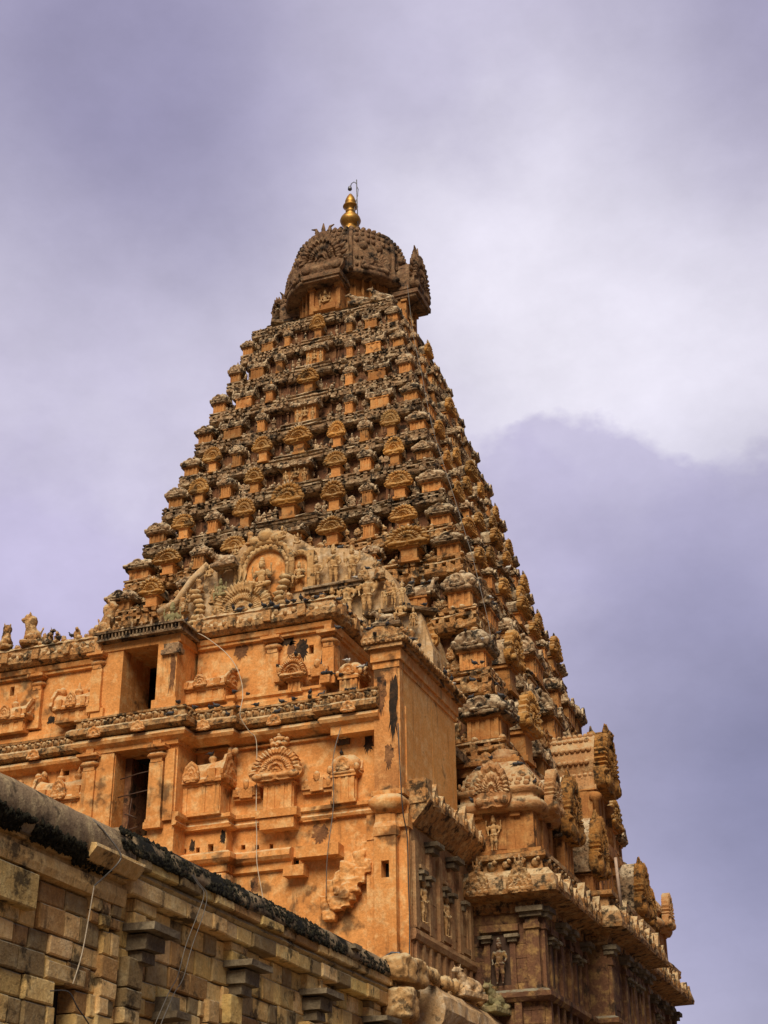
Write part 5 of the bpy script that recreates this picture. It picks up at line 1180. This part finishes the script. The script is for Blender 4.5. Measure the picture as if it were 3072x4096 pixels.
nz=W.n('ShaderNodeTexNoise'); nz.inputs['Scale'].default_value=3.2; nz.inputs['Detail'].default_value=7; nz.inputs['Roughness'].default_value=.58; W.l(mp.outputs[0],nz.inputs['Vector'])
o1=W.n('ShaderNodeVectorMath',operation='SUBTRACT'); W.l(nz.outputs['Color'],o1.inputs[0]); o1.inputs[1].default_value=(.5,.5,.5)
o2=W.n('ShaderNodeVectorMath',operation='SCALE'); W.l(o1.outputs[0],o2.inputs[0]); o2.inputs['Scale'].default_value=.30
o3=W.n('ShaderNodeVectorMath',operation='ADD'); W.l(D,o3.inputs[0]); W.l(o2.outputs[0],o3.inputs[1])
o4=W.n('ShaderNodeVectorMath',operation='NORMALIZE'); W.l(o3.outputs[0],o4.inputs[0]); DW=o4.outputs[0]
def bank(v,r,a=0.,b=1.,src=None):      # one cloud bank: direction, angular size
    x=W.n('ShaderNodeVectorMath',operation='DOT_PRODUCT'); W.l(src or DW,x.inputs[0]); x.inputs[1].default_value=v
    p=W.math('POWER',W.math('MAXIMUM',x.outputs['Value'],0.0),2/(r*r))
    return W.mapr(p,a,b)
LIL=(.60,.555,.73); BRI=(.83,.795,.89); DK=(.27,.25,.40); DEEP=(.165,.165,.30)
col=W.mix(W.mapr(dot((-.312,.830,.462)),.55,.93),(.095,.092,.125),LIL)  # sky away from the view dimmed to cut fill and deepen shading
for v,r,c,a,b,f in [((-.2162,.727,.6517),.17,BRI,.1,.95,.8),((-.1631,.7953,.5838),.15,BRI,.1,.9,.85),((-.4756,.6845,.5525),.15,BRI,.1,.95,.9),((-.114,.8488,.5163),.10,BRI,.2,.8,.9),((-.4454,.7272,.5223),.08,BRI,.2,.9,.5),
                  ((-.4034,.6677,.6256),.10,(.47,.44,.60),.1,.9,.6),((-.4043,.5985,.6916),.19,DK,.1,.95,.85),((.02,.69,.72),.20,DK,.1,.95,.85),((-.2485,.653,.7155),.06,(.46,.43,.57),.1,.95,.6),
                  ((-.1659,.8721,.4604),.080,(.575,.53,.715),.44,.58,.85),((-.10,.890,.442),.085,(.565,.52,.70),.44,.60,.85),((-.13,.905,.40),.08,(.575,.53,.715),.3,.7,.8),((-.2196,.861,.4586),.075,(.575,.53,.715),.46,.62,.85),((-.5167,.7416,.4278),.15,(.50,.45,.66),.1,.9,.8),
                  ((-.1237,.9152,.3835),.10,(.42,.39,.58),.1,.9,.5),((-.06,.957,.275),.21,DEEP,.05,1.0,.92)]:
    w_=bank(v,r,a,b,D if c in (DEEP,DK) else None); col=W.mix(W.math('MULTIPLY',w_,f),col,c)
n1=W.noise(mp.outputs[0],5.0,8,.62)
vv=W.n('ShaderNodeVectorMath',operation='SCALE'); W.l(col,vv.inputs[0]); W.l(W.mapr(n1,.3,.7,.85,1.13),vv.inputs['Scale']); col=vv.outputs[0]
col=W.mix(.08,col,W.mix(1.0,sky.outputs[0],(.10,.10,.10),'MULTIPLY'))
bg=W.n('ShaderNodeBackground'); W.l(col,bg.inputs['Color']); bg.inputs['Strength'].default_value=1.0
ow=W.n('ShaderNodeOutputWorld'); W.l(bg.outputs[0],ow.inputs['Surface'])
ld=bpy.data.lights.new('sun','SUN'); ld.energy=3.8; ld.angle=R(34); ld.color=(1,.86,.66); lo=bpy.data.objects.new('sun',ld); COL.objects.link(lo)
d=Vector((math.sin(SUN_AZ)*math.cos(SUN_EL),math.cos(SUN_AZ)*math.cos(SUN_EL),math.sin(SUN_EL))); lo.rotation_euler=d.to_track_quat('Z','Y').to_euler()
cd=bpy.data.cameras.new('camera'); co=bpy.data.objects.new('camera',cd); COL.objects.link(co)
cd.sensor_fit='VERTICAL'; cd.sensor_height=24; cd.lens=5948.14/4096*24; cd.clip_end=8000; cd.clip_start=.1
Mc=Matrix(((0.93422371,0.35657307,-0.00903885),(0.17241129,-0.42924459,0.88657963),(0.31225055,-0.82982211,-0.46248769))).transposed()
co.rotation_euler=Mc.to_euler(); sc.camera=co
vs=sc.view_settings; vs.view_transform='Standard'; vs.look='None'; vs.exposure=.12; vs.gamma=1
for o in list(bpy.data.objects):
    if '_o' in o.keys(): del o['_o']
